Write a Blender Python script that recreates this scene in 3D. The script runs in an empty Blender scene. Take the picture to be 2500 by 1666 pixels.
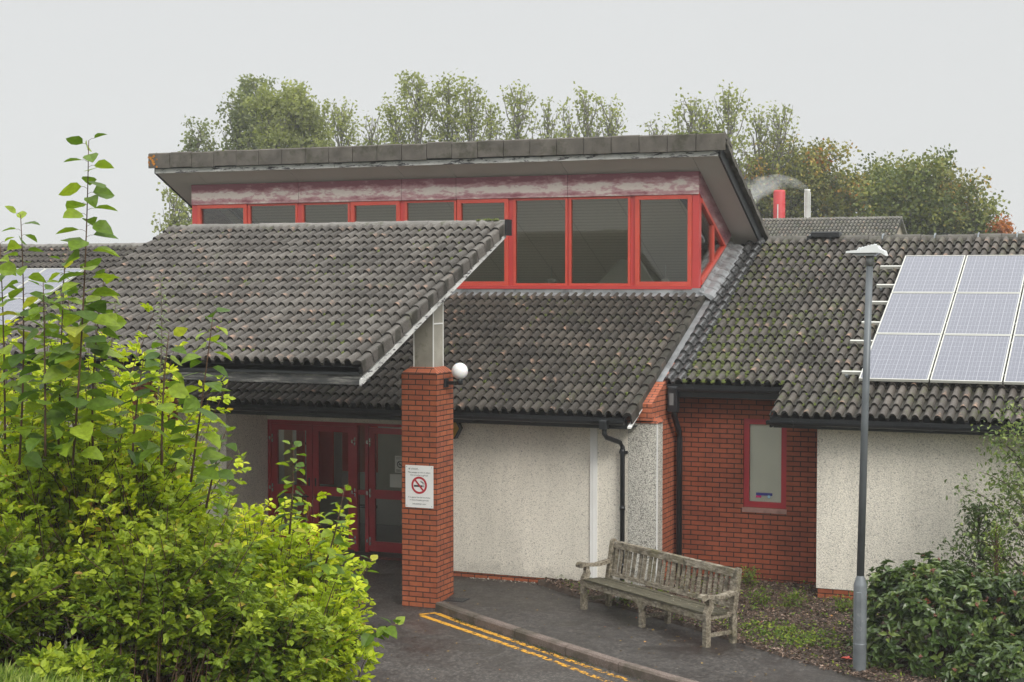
import bpy, math, random
import numpy as np
from mathutils import Vector
R = math.radians
rng = np.random.default_rng(7)
random.seed(7)
scn = bpy.context.scene
COL = scn.collection

# ------------------------------------------------------------ camera, light, exposure
CAM = Vector((9.760, -20.333, 4.756)); YAW = R(22.9); PITCH = R(2.28)
cd = bpy.data.cameras.new('camera'); cam = bpy.data.objects.new('camera', cd); COL.objects.link(cam)
cam.location = CAM; cam.rotation_euler = (R(90) - PITCH, 0, YAW)
cd.sensor_width = 36; cd.lens = 36 * 3850 / 2500; cd.clip_start = .1; cd.clip_end = 2000
scn.camera = cam

SUN_EL, SUN_AZ = 38, 50           # azimuth in degrees right of the camera-facing south side
w = bpy.data.worlds.new('World'); scn.world = w; w.use_nodes = True
nt = w.node_tree; nt.nodes.clear()
out = nt.nodes.new('ShaderNodeOutputWorld'); bg = nt.nodes.new('ShaderNodeBackground')
sky = nt.nodes.new('ShaderNodeTexSky'); sky.sky_type = 'NISHITA'; sky.sun_disc = False
sky.sun_elevation = R(SUN_EL); sky.sun_rotation = R(180 - SUN_AZ)
hs = nt.nodes.new('ShaderNodeHueSaturation'); hs.inputs['Saturation'].default_value = .25
tc = nt.nodes.new('ShaderNodeTexCoord'); sp = nt.nodes.new('ShaderNodeSeparateXYZ')
mr = nt.nodes.new('ShaderNodeMapRange'); mr.interpolation_type = 'SMOOTHSTEP'
mr.inputs['From Min'].default_value = .22; mr.inputs['From Max'].default_value = .95
mr.inputs['To Min'].default_value = 1.0; mr.inputs['To Max'].default_value = 3.3
nz = nt.nodes.new('ShaderNodeTexNoise'); nz.inputs['Scale'].default_value = 1.3; nz.inputs['Detail'].default_value = 3
mr2 = nt.nodes.new('ShaderNodeMapRange'); mr2.inputs['To Min'].default_value = .96; mr2.inputs['To Max'].default_value = 1.04
mu = nt.nodes.new('ShaderNodeMath'); mu.operation = 'MULTIPLY'
sc_ = nt.nodes.new('ShaderNodeVectorMath'); sc_.operation = 'SCALE'; sc_.inputs[0].default_value = (7.45, 7.58, 7.60)
mx = nt.nodes.new('ShaderNodeMixRGB'); mx.inputs['Fac'].default_value = .93
L = nt.links.new
L(tc.outputs['Generated'], sp.inputs[0]); L(sp.outputs['Z'], mr.inputs['Value'])
L(tc.outputs['Generated'], nz.inputs['Vector']); L(nz.outputs['Fac'], mr2.inputs['Value'])
L(mr.outputs[0], mu.inputs[0]); L(mr2.outputs[0], mu.inputs[1]); L(mu.outputs[0], sc_.inputs['Scale'])
L(sky.outputs[0], hs.inputs['Color']); L(hs.outputs[0], mx.inputs['Color1']); L(sc_.outputs[0], mx.inputs['Color2'])
L(mx.outputs[0], bg.inputs['Color']); bg.inputs['Strength'].default_value = .1
L(bg.outputs[0], out.inputs['Surface'])
sl = bpy.data.lights.new('sun', 'SUN'); sl.energy = 2.1; sl.angle = R(25); sl.color = (1, .95, .87)
so = bpy.data.objects.new('sun', sl); COL.objects.link(so)
sd = Vector((math.sin(R(SUN_AZ)) * math.cos(R(SUN_EL)), -math.cos(R(SUN_AZ)) * math.cos(R(SUN_EL)), math.sin(R(SUN_EL))))
so.rotation_euler = sd.to_track_quat('Z', 'Y').to_euler(); so.location = (20, -30, 40)
scn.view_settings.view_transform = 'Standard'; scn.view_settings.look = 'None'
scn.view_settings.exposure = 0.0; scn.view_settings.gamma = 1
scn.cycles.volume_step_rate = 1; scn.cycles.volume_bounces = 1; scn.cycles.max_bounces = 8; scn.cycles.transparent_max_bounces = 16
scn.cycles.use_denoising = True

FH = np.array([-math.sin(YAW), math.cos(YAW), 0.]); RH = np.array([math.cos(YAW), math.sin(YAW), 0.])
C0 = np.array([CAM.x, CAM.y, 0.])
def V(lat, d, z=0.):              # a world point: metres to the right of and ahead of the viewpoint, height z
    p = C0 + FH * d + RH * lat; return np.array([p[0], p[1], z])

# ------------------------------------------------------------ helpers
def tag(o, label=None, cat=None, group=None, kind=None):
    if label: o['label'] = label
    if cat: o['category'] = cat
    if group: o['group'] = group
    if kind: o['kind'] = kind
    return o
def thing(name, label, cat, loc=(0, 0, 0), rotz=0, group=None):
    o = bpy.data.objects.new(name, None); COL.objects.link(o)
    o.location = loc; o.rotation_euler = (0, 0, rotz); o.empty_display_size = .2
    return tag(o, label, cat, group)
def link_mesh(name, me, parent=None):
    o = bpy.data.objects.new(name, me); COL.objects.link(o)
    if parent: o.parent = parent
    return o
def np_mesh(name, Vt, tris=None, quads=None, rt=None, rq=None, mat=None, parent=None, smooth=False, uv=None):
    me = bpy.data.meshes.new(name)
    nt_ = 0 if tris is None else len(tris); nq = 0 if quads is None else len(quads)
    me.vertices.add(len(Vt)); me.vertices.foreach_set('co', np.asarray(Vt, np.float32).ravel())
    li = []
    if nt_: li.append(np.asarray(tris).ravel())
    if nq: li.append(np.asarray(quads).ravel())
    li = np.concatenate(li).astype(np.int32)
    me.loops.add(len(li)); me.loops.foreach_set('vertex_index', li)
    st = np.concatenate([np.arange(nt_) * 3, nt_ * 3 + np.arange(nq) * 4]).astype(np.int32)
    me.polygons.add(nt_ + nq); me.polygons.foreach_set('loop_start', st)
    me.polygons.foreach_set('loop_total', np.concatenate([np.full(nt_, 3), np.full(nq, 4)]).astype(np.int32))
    me.polygons.foreach_set('use_smooth', np.full(nt_ + nq, smooth))
    me.update(calc_edges=True)
    r = np.concatenate([x for x in (rt if nt_ else None, rq if nq else None) if x is not None]) if (rt is not None or rq is not None) else None
    if r is not None:
        a = me.attributes.new('rnd', 'FLOAT', 'FACE'); a.data.foreach_set('value', np.asarray(r, np.float32))
    if uv is not None:
        l = me.uv_layers.new(name='UVMap'); l.data.foreach_set('uv', np.asarray(uv, np.float32)[li].ravel())
    if mat: me.materials.append(mat)
    return link_mesh(name, me, parent)

class MB:
    def __init__(s): s.v = []; s.f = []; s.r = []; s.m = []; s.sm = []
    def add(s, vs, fs, r=0., m=0, smooth=False):
        n = len(s.v); s.v += [tuple(map(float, p)) for p in vs]
        for f in fs: s.f.append([n + i for i in f]); s.r.append(r); s.m.append(m); s.sm.append(smooth)
        return s
    def box(s, x0, x1, y0, y1, z0, z1, r=0., m=0, ch=0.):
        if ch:
            ring = lambda z, c: [(x0 + c, y0, z), (x1 - c, y0, z), (x1, y0 + c, z), (x1, y1 - c, z), (x1 - c, y1, z), (x0 + c, y1, z), (x0, y1 - c, z), (x0, y0 + c, z)]
            ins = lambda z: [(x0 + ch, y0 + ch, z), (x1 - ch, y0 + ch, z), (x1 - ch, y0 + ch, z), (x1 - ch, y1 - ch, z), (x1 - ch, y1 - ch, z), (x0 + ch, y1 - ch, z), (x0 + ch, y1 - ch, z), (x0 + ch, y0 + ch, z)]
            v = ring(z0, ch) + ring(z1 - ch, ch) + [(a + (ch if i in (6, 7) else -ch if i in (2, 3) else 0), b + (ch if i in (0, 1) else -ch if i in (4, 5) else 0), z1) for i, (a, b, _) in enumerate(ring(z1, ch))]
            f = [[(i + 1) % 8 + k * 8, (i + 1) % 8 + k * 8 + 8, i + k * 8 + 8, i + k * 8][::-1] for k in (0, 1) for i in range(8)] + [list(range(16, 24)), list(range(7, -1, -1))]
            return s.add(v, f, r, m)
        v = [(x0, y0, z0), (x1, y0, z0), (x1, y1, z0), (x0, y1, z0), (x0, y0, z1), (x1, y0, z1), (x1, y1, z1), (x0, y1, z1)]
        return s.add(v, [(3, 2, 1, 0), (4, 5, 6, 7), (0, 1, 5, 4), (1, 2, 6, 5), (2, 3, 7, 6), (3, 0, 4, 7)], r, m)
    def prism(s, poly, ax, a, b, r=0., m=0):      # poly of 2D points, extruded along axis ax from a to b
        def P(p, t):
            return {'X': (t, p[0], p[1]), 'Y': (p[0], t, p[1]), 'Z': (p[0], p[1], t)}[ax]
        n = len(poly); v = [P(p, a) for p in poly] + [P(p, b) for p in poly]
        ar = sum(poly[i][0] * poly[(i + 1) % n][1] - poly[(i + 1) % n][0] * poly[i][1] for i in range(n))
        flip = (ar < 0) ^ (b < a) ^ (ax == 'Y')
        f = [list(range(n))[::-1], [n + i for i in range(n)]] + [[i, (i + 1) % n, n + (i + 1) % n, n + i] for i in range(n)]
        if flip: f = [q[::-1] for q in f]
        return s.add(v, f, r, m)
    def obb(s, c, ux, uy, uz, hx, hy, hz, r=0., m=0):
        c, ux, uy, uz = map(Vector, (c, ux, uy, uz))
        v = [c + ux * hx * a + uy * hy * b + uz * hz * d for d in (-1, 1) for a, b in ((-1, -1), (1, -1), (1, 1), (-1, 1))]
        return s.add(v, [(3, 2, 1, 0), (4, 5, 6, 7), (0, 1, 5, 4), (1, 2, 6, 5), (2, 3, 7, 6), (3, 0, 4, 7)], r, m)
    def bar(s, a, b, wd, ht, up=(0, 0, 1), r=0., m=0):
        a, b = Vector(a), Vector(b); d = (b - a); l = d.length; d.normalize()
        sdv = d.cross(Vector(up))
        sdv = sdv.normalized() if sdv.length > 1e-4 else Vector((1, 0, 0)); u = sdv.cross(d).normalized()
        return s.obb((a + b) / 2, d, sdv, u, l / 2, wd / 2, ht / 2, r, m)
    def tube(s, pts, rad, n=8, r=0., m=0, cap=True):
        pts = [Vector(p) for p in pts]; rad = rad if hasattr(rad, '__len__') else [rad] * len(pts)
        vs = []; fs = []
        for i, p in enumerate(pts):
            d = (pts[min(i + 1, len(pts) - 1)] - pts[max(i - 1, 0)]).normalized()
            a = Vector((0, 0, 1)) if abs(d.z) < .9 else Vector((1, 0, 0))
            x = d.cross(a).normalized(); y = d.cross(x)
            vs += [p + (x * math.cos(t) + y * math.sin(t)) * rad[i] for t in (2 * math.pi * k / n for k in range(n))]
        for i in range(len(pts) - 1):
            fs += [(i * n + k, i * n + (k + 1) % n, (i + 1) * n + (k + 1) % n, (i + 1) * n + k) for k in range(n)]
        s.add(vs, fs, r, m, True)
        if cap:
            q = len(s.v) - len(vs)
            s.f += [[q + k for k in range(n)][::-1], [q + (len(pts) - 1) * n + k for k in range(n)]]; s.r += [r, r]; s.m += [m, m]; s.sm += [False, False]
        return s
    def lathe(s, prof, c=(0, 0, 0), n=24, r=0., m=0, smooth=True):
        vs = [(c[0] + q * math.cos(2 * math.pi * k / n), c[1] + q * math.sin(2 * math.pi * k / n), c[2] + z) for q, z in prof for k in range(n)]
        fs = [(i * n + k, i * n + (k + 1) % n, (i + 1) * n + (k + 1) % n, (i + 1) * n + k) for i in range(len(prof) - 1) for k in range(n)]
        return s.add(vs, fs, r, m, smooth)
    def build(s, name, mats, parent=None, uvo=(0, 0)):
        me = bpy.data.meshes.new(name); me.from_pydata(s.v, [], s.f)
        me.polygons.foreach_set('use_smooth', s.sm); me.polygons.foreach_set('material_index', s.m)
        a = me.attributes.new('rnd', 'FLOAT', 'FACE'); a.data.foreach_set('value', s.r)
        uv = me.uv_layers.new(name='UVMap'); me.update()
        for p in me.polygons:
            nx, ny, nz_ = map(abs, p.normal)
            for li in p.loop_indices:
                c = me.vertices[me.loops[li].vertex_index].co
                q = (c.y, c.z) if nx > ny and nx > nz_ else (c.x, c.z) if ny >= nz_ else (c.x, c.y)
                uv.data[li].uv = (q[0] + uvo[0], q[1] + uvo[1])
        for m_ in (mats if isinstance(mats, (list, tuple)) else [mats]): me.materials.append(m_)
        return link_mesh(name, me, parent)

# ------------------------------------------------------------ materials
class NT:
    def __init__(s, name):
        s.m = bpy.data.materials.new(name); s.m.use_nodes = True; s.t = s.m.node_tree
        s.b = s.t.nodes['Principled BSDF']; s.o = s.t.nodes['Material Output']
        s._tc = None
    def n(s, ty, **kw):
        q = s.t.nodes.new('ShaderNode' + ty)
        for k, v in kw.items():
            if hasattr(q, k) and k not in ('inputs',): setattr(q, k, v)
        return q
    def l(s, a, b): s.t.links.new(a, b)
    def tc(s, which='Object'):
        if not s._tc: s._tc = s.n('TexCoord')
        return s._tc.outputs[which]
    def set(s, q, **kw):
        for k, v in kw.items(): q.inputs[k.replace('_', ' ')].default_value = v
        return q
    def noise(s, scale, detail=3, vec=None, rough=.5, stretch=None):
        vec = vec or s.tc()
        if stretch:
            mp = s.n('Mapping'); mp.inputs['Scale'].default_value = stretch; s.l(vec, mp.inputs[0]); vec = mp.outputs[0]
        q = s.n('TexNoise'); s.set(q, Scale=scale, Detail=detail, Roughness=rough); s.l(vec, q.inputs['Vector']); return q.outputs['Fac']
    def ramp(s, fac, stops, interp='LINEAR'):
        q = s.n('ValToRGB'); q.color_ramp.interpolation = interp; e = q.color_ramp.elements
        while len(e) < len(stops): e.new(.5)
        for i, (p, c) in enumerate(stops):
            e[i].position = p; e[i].color = (*(c if hasattr(c, '__len__') else (c, c, c)), 1)
        s.l(fac, q.inputs[0]); return q.outputs[0]
    def mix(s, fac, a, b, mode='MIX'):
        q = s.n('MixRGB'); q.blend_type = mode
        for i, x in enumerate((fac, a, b)):
            if hasattr(x, 'links') or hasattr(x, 'is_output'): s.l(x, q.inputs[i])
            elif i == 0: q.inputs[0].default_value = x
            else: q.inputs[i].default_value = (*x, 1) if hasattr(x, '__len__') else (x, x, x, 1)
        return q.outputs[0]
    def math(s, op, a, b=0.):
        q = s.n('Math'); q.operation = op
        for i, x in enumerate((a, b)):
            if hasattr(x, 'is_output'): s.l(x, q.inputs[i])
            else: q.inputs[i].default_value = x
        return q.outputs[0]
    def rnd(s):
        q = s.n('Attribute'); q.attribute_name = 'rnd'; return q.outputs['Fac']
    def bump(s, h, strength=.3, dist=.01):
        q = s.n('Bump'); s.set(q, Strength=strength, Distance=dist); s.l(h, q.inputs['Height']); s.l(q.outputs[0], s.b.inputs['Normal']); return q
    def col(s, c):
        if hasattr(c, 'is_output'): s.l(c, s.b.inputs['Base Color'])
        else: s.b.inputs['Base Color'].default_value = (*c, 1)
    def rough(s, r):
        if hasattr(r, 'is_output'): s.l(r, s.b.inputs['Roughness'])
        else: s.b.inputs['Roughness'].default_value = r
M = {}
def plain(name, c, rough=.6, var=.12, scale=6, metallic=0., bump=0., dirt=None, coat=0.):
    q = NT(name); f = q.noise(scale, 4)
    a = tuple(x * (1 - var) for x in c); b = tuple(min(1, x * (1 + var)) for x in c)
    co = q.ramp(f, [(.3, a), (.7, b)])
    if dirt:
        co = q.mix(q.ramp(q.noise(dirt[1], 5, rough=.7), [(dirt[2], 0.), (dirt[2] + .12, dirt[3])]), co, dirt[0])
    q.col(co); q.rough(rough); q.b.inputs['Metallic'].default_value = metallic
    if coat: q.b.inputs['Coat Weight'].default_value = coat
    if bump: q.bump(q.noise(scale * 6, 4), bump, .01)
    M[name] = q.m; return q.m

def tile_mat(name, cols, moss=.55):
    q = NT(name); uv = q.tc('UV'); r = q.rnd()
    sx = q.n('SeparateXYZ'); q.l(uv, sx.inputs[0])
    fv = q.math('FRACT', sx.outputs[1])
    base = q.ramp(r, [(0., cols[0]), (.5, cols[1]), (1., cols[2])])
    spk = q.ramp(q.noise(38, 4, rough=.7), [(.35, .72), (.65, 1.25)])
    base = q.mix(1., base, spk, 'MULTIPLY')
    big = q.ramp(q.noise(.9, 3), [(.3, .8), (.7, 1.15)]); base = q.mix(1., base, big, 'MULTIPLY')
    base = q.mix(1., base, q.ramp(q.noise(3., 5, rough=.7, stretch=(1.6, .22, .22)), [(.34, (.62, .58, .54)), (.6, (1.06, 1.04, 1.0))]), 'MULTIPLY')
    # worn pinkish patches by the lower tip of single rolls
    fl = q.n('VectorMath', operation='FLOOR'); mp = q.n('Mapping'); mp.inputs['Scale'].default_value = (2, 1, 1)
    q.l(uv, mp.inputs[0]); q.l(mp.outputs[0], fl.inputs[0])
    wn = q.n('TexWhiteNoise', noise_dimensions='2D'); q.l(fl.outputs[0], wn.inputs['Vector'])
    sel = q.math('GREATER_THAN', wn.outputs['Value'], .83)
    low = q.ramp(fv, [(.12, 1.), (.5, 0.)])
    pat = q.ramp(q.noise(14, 3), [(.45, 0.), (.62, 1.)])
    wear = q.math('MULTIPLY', q.math('MULTIPLY', sel, low), pat)
    fu = q.math('FRACT', q.math('MULTIPLY', sx.outputs[0], 2.)); onroll = q.ramp(fu, [(.2, 0.), (.32, .75), (.7, .75), (.85, 0.)])
    base = q.mix(q.math('MULTIPLY', wear, onroll), base, (.36, .22, .15))
    lich = q.ramp(q.noise(55, 2), [(.70, 0.), (.74, .7)]); base = q.mix(lich, base, (.4, .4, .37))
    ms = q.math('MULTIPLY', q.ramp(q.noise(1.6, 5, rough=.7), [(moss, 0.), (moss + .15, .8)]), q.ramp(q.noise(22, 4), [(.42, 0.), (.55, 1.)]))
    base = q.mix(ms, base, (.07, .085, .022))
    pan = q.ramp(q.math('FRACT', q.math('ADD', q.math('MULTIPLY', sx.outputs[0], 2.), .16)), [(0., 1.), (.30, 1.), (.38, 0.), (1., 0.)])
    base = q.mix(q.math('MULTIPLY', pan, q.ramp(q.noise(9, 4), [(.35, .55), (.65, .95)])), base, (.022, .020, .012))  # channel grime, darkened further to paint in the shade between rolls
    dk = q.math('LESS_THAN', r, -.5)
    base = q.mix(dk, base, (.018, .015, .012))  # lower edges near black: grime with the shadow line under each course painted in
    q.col(base); q.rough(.78); q.bump(q.noise(60, 4), .35, .006); M[name] = q.m; return q.m
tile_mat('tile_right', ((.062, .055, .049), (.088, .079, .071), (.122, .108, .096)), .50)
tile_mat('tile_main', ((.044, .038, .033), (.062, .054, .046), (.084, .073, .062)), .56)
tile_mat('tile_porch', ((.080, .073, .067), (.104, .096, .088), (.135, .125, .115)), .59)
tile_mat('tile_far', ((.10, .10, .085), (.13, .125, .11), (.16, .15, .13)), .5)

def brick_mat(name, c1, c2, mortar, offx=0.):
    q = NT(name); mp = q.n('Mapping'); mp.inputs['Location'].default_value = (offx, 0, 0); q.l(q.tc('UV'), mp.inputs[0])
    b = q.n('TexBrick'); q.l(mp.outputs[0], b.inputs['Vector'])
    q.set(b, Scale=1., Mortar_Size=.0078, Mortar_Smooth=.2, Bias=0., Brick_Width=.225, Row_Height=.075)
    b.inputs['Color1'].default_value = (*c1, 1); b.inputs['Color2'].default_value = (*c2, 1); b.inputs['Mortar'].default_value = (*mortar, 1)
    v = q.ramp(q.noise(5, 5, rough=.65), [(.3, .78), (.7, 1.2)])
    c = q.mix(1., b.outputs['Color'], v, 'MULTIPLY')
    c = q.mix(1., c, q.ramp(q.noise(90, 3), [(.3, .85), (.7, 1.12)]), 'MULTIPLY')
    c = q.mix(q.ramp(q.noise(1.1, 6, rough=.75), [(.66, 0.), (.74, .22)]), c, (.45, .38, .34))
    q.col(c); q.rough(.85)
    h = q.math('SUBTRACT', q.math('MULTIPLY', q.noise(80, 3), .25), b.outputs['Fac'])
    q.bump(h, .6, .008); M[name] = q.m
brick_mat('brick_pillar', (.34, .092, .034), (.26, .066, .028), (.030, .013, .009))
brick_mat('brick_wall', (.29, .072, .030), (.23, .055, .025), (.026, .011, .008))
brick_mat('brick_gable', (.42, .12, .055), (.36, .10, .045), (.07, .03, .02))

def pebble(name, base, dark=.55, lo=(.04, .28)):
    q = NT(name); v = q.n('TexVoronoi'); q.set(v, Scale=78.); q.l(q.tc(), v.inputs['Vector'])
    cell = q.ramp(v.outputs['Color'], [(lo[0], tuple(x * dark for x in base)), (lo[1], base), (.9, tuple(min(.95, x * 1.15) for x in base))])
    gap = q.ramp(v.outputs['Distance'], [(.45, 1.), (.9, .72)])
    c = q.mix(1., cell, gap, 'MULTIPLY')
    c = q.mix(1., c, q.ramp(q.noise(1.2, 4, stretch=(1, 1, .5)), [(.3, .88), (.7, 1.08)]), 'MULTIPLY')
    c = q.mix(1., c, q.ramp(q.noise(2.6, 5, rough=.65, stretch=(1.6, 1.6, .22)), [(.32, .91), (.6, 1.02)]), 'MULTIPLY')
    sz = q.n('SeparateXYZ'); q.l(q.tc(), sz.inputs[0])
    low = q.math('ADD', q.math('MULTIPLY', sz.outputs[2], -1.6), q.math('MULTIPLY', q.noise(5, 5, rough=.7), 1.6))
    c = q.mix(q.ramp(low, [(.15, 0.), (.65, .55)]), c, tuple(x * .42 for x in base))
    q.col(c); q.rough(.9); q.bump(q.math('SUBTRACT', 1., v.outputs['Distance']), .7, .01); M[name] = q.m
pebble('pebbledash', (.79, .745, .65), .5); pebble('pebbledash_stained', (.60, .58, .52), .35, (.16, .5))

plain('red_frame', (.54, .075, .050), .35, .10, 3, dirt=((.35, .06, .05), 8, .62, .5))
plain('red_post', (.50, .055, .052), .35, .08, 2)
plain('door_red', (.38, .020, .032), .35, .15, 2)
plain('window_red', (.34, .025, .035), .4, .12, 3)
plain('lead', (.34, .35, .36), .38, .25, 5, metallic=.45, bump=.5, dirt=((.13, .13, .13), 3, .52, .8))
plain('wet_lead', (.075, .075, .075), .24, .3, 9, metallic=.1, bump=.3, dirt=((.03, .03, .03), 6, .5, .8))
plain('black_plastic', (.014, .016, .019), .32, .2, 5)
plain('black_board', (.012, .014, .016), .5, .3, 8)
plain('soffit', (.52, .50, .46), .8, .05, 1.2)
plain('white_trim', (.78, .78, .76), .45, .05, 3)
plain('concrete_cap', (.105, .094, .080), .9, .3, 4, bump=.5, dirt=((.05, .048, .03), 3.2, .52, .8))
plain('column_grey', (.30, .285, .24), .8, .2, 2.5, dirt=((.10, .10, .06), 3.5, .55, .6))
plain('ridge_tile', (.175, .165, .15), .85, .25, 4, bump=.4, dirt=((.06, .065, .03), 5, .56, .8))
plain('ridge_dark', (.095, .088, .075), .85, .25, 4, bump=.4, dirt=((.05, .05, .03), 5, .52, .7))
plain('moss', (.075, .095, .018), .95, .6, 25)
plain('galvanised', (.20, .22, .235), .42, .22, 5, metallic=.35, dirt=((.36, .38, .40), 9, .55, .6))
plain('post_steel', (.13, .145, .155), .45, .15, 4, metallic=.3)
plain('lamp_white', (.74, .76, .76), .4, .05, 3)
plain('lens_grey', (.16, .17, .17), .15, .1, 3)
plain('rubber', (.02, .02, .02), .8, .1, 3)
plain('concrete_pad', (.30, .27, .23), .9, .2, 8)
plain('paper', (.60, .62, .58), .7, .03, 3)
plain('ink', (.03, .03, .035), .6, 0, 3)
plain('sign_white', (.76, .76, .75), .3, .02, 3)
plain('sign_red', (.42, .02, .035), .35, .03, 3)
plain('yellow_plastic', (.42, .24, .02), .4, .1, 6)
plain('chrome', (.55, .56, .56), .25, .1, 5, metallic=.8)
plain('flue_red', (.50, .035, .04), .5, .12, 1.5)
plain('flue_steel', (.62, .62, .60), .45, .15, 3, metallic=.1)
plain('frame_alu', (.55, .55, .50), .35, .06, 3, metallic=.1)
plain('room_dark', (.14, .135, .12), .9, .1, 2)
plain('blind', (.80, .80, .70), .8, .05, 2)
plain('bark', (.075, .058, .042), .9, .35, 12, bump=.4)
plain('bark_pale', (.16, .15, .13), .9, .3, 8)
plain('twig', (.085, .045, .025), .8, .35, 20)
plain('twig_grey', (.12, .10, .08), .8, .35, 20)
plain('berry', (.22, .085, .06), .6, .4, 20)
plain('soil', (.060, .042, .030), .95, .4, 9, bump=.6)
plain('lobby_red', (.62, .05, .05), .6, .1, 2)
plain('lobby_tan', (.78, .60, .40), .6, .1, 2)
plain('lobby_grey', (.42, .44, .42), .6, .15, 1.3)
plain('sticker_blue', (.05, .05, .22), .4, .1, 9); plain('sticker_pink', (.55, .03, .18), .4, .1, 9); plain('sticker_pale', (.30, .5, .6), .4, .1, 9)
plain('car_grey', (.035, .04, .045), .25, .05, 1, metallic=.4, coat=.8)
plain('car_glass', (.01, .012, .013), .06, 0, 1); plain('car_lamp', (.4, .4, .4), .1, .1, 9); plain('car_tail', (.4, .01, .01), .2, .1, 9)
plain('far_wall', (.35, .30, .24), .9, .1, 1)

q = NT('globe'); q.col((.86, .87, .87)); q.rough(.25); q.b.inputs['Subsurface Weight'].default_value = .3; q.b.inputs['Coat Weight'].default_value = .4; M['globe'] = q.m

# weathered white-painted board, flaking to dark wood
q = NT('flaking_board'); f = q.noise(7, 6, rough=.75, stretch=(.7, .7, 3))
q.col(q.mix(q.ramp(f, [(.53, 0.), (.58, 1.)]), q.ramp(q.noise(3, 3), [(.3, (.42, .42, .40)), (.7, (.68, .68, .66))]), (.05, .045, .05))); q.rough(.75); q.bump(f, .4, .01); M['flaking_board'] = q.m
q = NT('grey_board'); f = q.noise(9, 6, rough=.75, stretch=(.35, .35, 4))
q.col(q.ramp(f, [(.35, (.025, .028, .03)), (.5, (.06, .06, .058)), (.62, (.2, .195, .18)), (.75, (.36, .35, .32))])); q.rough(.8); q.bump(f, .4, .01); M['grey_board'] = q.m

# pinkish faded panel with chalky washed-out patches (wear runs along the middle of each panel)
q = NT('faded_panel'); uv = q.tc('UV'); sx = q.n('SeparateXYZ'); q.l(q.tc(), sx.inputs[0])
f = q.noise(3.2, 7, rough=.72, stretch=(.8, .8, 2.2))
mr_ = q.n('MapRange'); mr_.inputs['From Min'].default_value = 6.15; mr_.inputs['From Max'].default_value = 6.53; q.l(sx.outputs[2], mr_.inputs[0])
band = q.ramp(mr_.outputs[0], [(0., .62), (.12, .35), (.30, .75), (.50, .78), (.72, .25), (.85, .0)])
k = q.math('ADD', f, q.math('MULTIPLY', q.math('SUBTRACT', band, .5), .36))
c = q.ramp(k, [(.36, (.23, .08, .10)), (.46, (.38, .20, .215)), (.56, (.48, .33, .33)), (.575, (.58, .50, .46)), (.9, (.66, .61, .55))])
q.col(c); q.rough(.7); M['faded_panel'] = q.m
q = NT('faded_cheek'); f = q.noise(2.5, 6, rough=.7, stretch=(1, .5, 2))
q.col(q.ramp(f, [(.35, (.16, .05, .07)), (.55, (.30, .15, .16)), (.75, (.42, .36, .34))])); q.rough(.6); M['faded_cheek'] = q.m

# asphalt
def asphalt(name, base, wet=.5):
    q = NT(name); g = q.noise(30, 7, rough=.95); b = q.noise(.8, 7, rough=.7)
    c = q.ramp(g, [(.34, tuple(x * .4 for x in base)), (.52, base), (.68, tuple(x * 2.9 for x in base))])
    c = q.mix(1., c, q.ramp(b, [(.3, .55), (.7, 1.4)]), 'MULTIPLY')
    v = q.n('TexVoronoi'); q.set(v, Scale=9.); q.l(q.tc(), v.inputs['Vector'])
    c = q.mix(q.ramp(v.outputs['Distance'], [(.035, .8), (.05, 0.)]), c, (.36, .34, .31))
    v2 = q.n('TexVoronoi'); q.set(v2, Scale=38.); q.l(q.tc(), v2.inputs['Vector']); c = q.mix(1., c, q.ramp(v2.outputs['Color'], [(.1, .6), (.6, 1.), (.8, 1.9)]), 'MULTIPLY')
    if name == 'road': c = q.mix(q.ramp(q.noise(.45, 3), [(.60, 0.), (.70, .35)]), c, (.10, .05, .035))
    q.col(c); q.rough(q.ramp(b, [(.35, .34), (.65, .75)])); q.bump(g, .5, .006); M[name] = q.m
asphalt('road', (.047, .041, .036)); asphalt('path', (.036, .031, .027))
q = NT('kerb_stone'); g = q.noise(70, 4, rough=.7)
q.col(q.mix(q.ramp(q.noise(3, 5), [(.45, 0.), (.62, .7)]), q.ramp(g, [(.3, (.085, .062, .05)), (.55, (.17, .13, .11)), (.75, (.34, .28, .24))]), (.05, .045, .028)))
q.rough(.9); q.bump(g, .6, .006); M['kerb_stone'] = q.m
q = NT('yellow_paint'); g = q.noise(11, 6, rough=.8); sx = q.n('SeparateXYZ'); q.l(q.tc(), sx.inputs[0])
far = q.ramp(q.math('MULTIPLY', sx.outputs[0], .2), [(0., .0), (.2, .035), (.75, .12)])
wr = q.math('GREATER_THAN', q.math('ADD', g, far), .585)
q.col(q.mix(1., (.72, .36, .03), q.ramp(q.noise(40, 3), [(.3, .6), (.7, 1.15)]), 'MULTIPLY')); q.rough(.65)
tr = q.n('BsdfTransparent'); ms = q.n('MixShader'); q.l(wr, ms.inputs[0]); q.l(q.b.outputs[0], ms.inputs[1]); q.l(tr.outputs[0], ms.inputs[2]); q.l(ms.outputs[0], q.o.inputs[0]); M['yellow_paint'] = q.m
q = NT('threshold_brick'); b = q.n('TexBrick'); q.l(q.tc('UV'), b.inputs['Vector']); q.set(b, Scale=1., Mortar_Size=.008, Brick_Width=.075, Row_Height=.225)
b.inputs['Color1'].default_value = (.22, .06, .04, 1); b.inputs['Color2'].default_value = (.16, .045, .03, 1); b.inputs['Mortar'].default_value = (.04, .03, .03, 1); q.col(b.outputs[0]); q.rough(.8); M['threshold_brick'] = q.m

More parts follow.
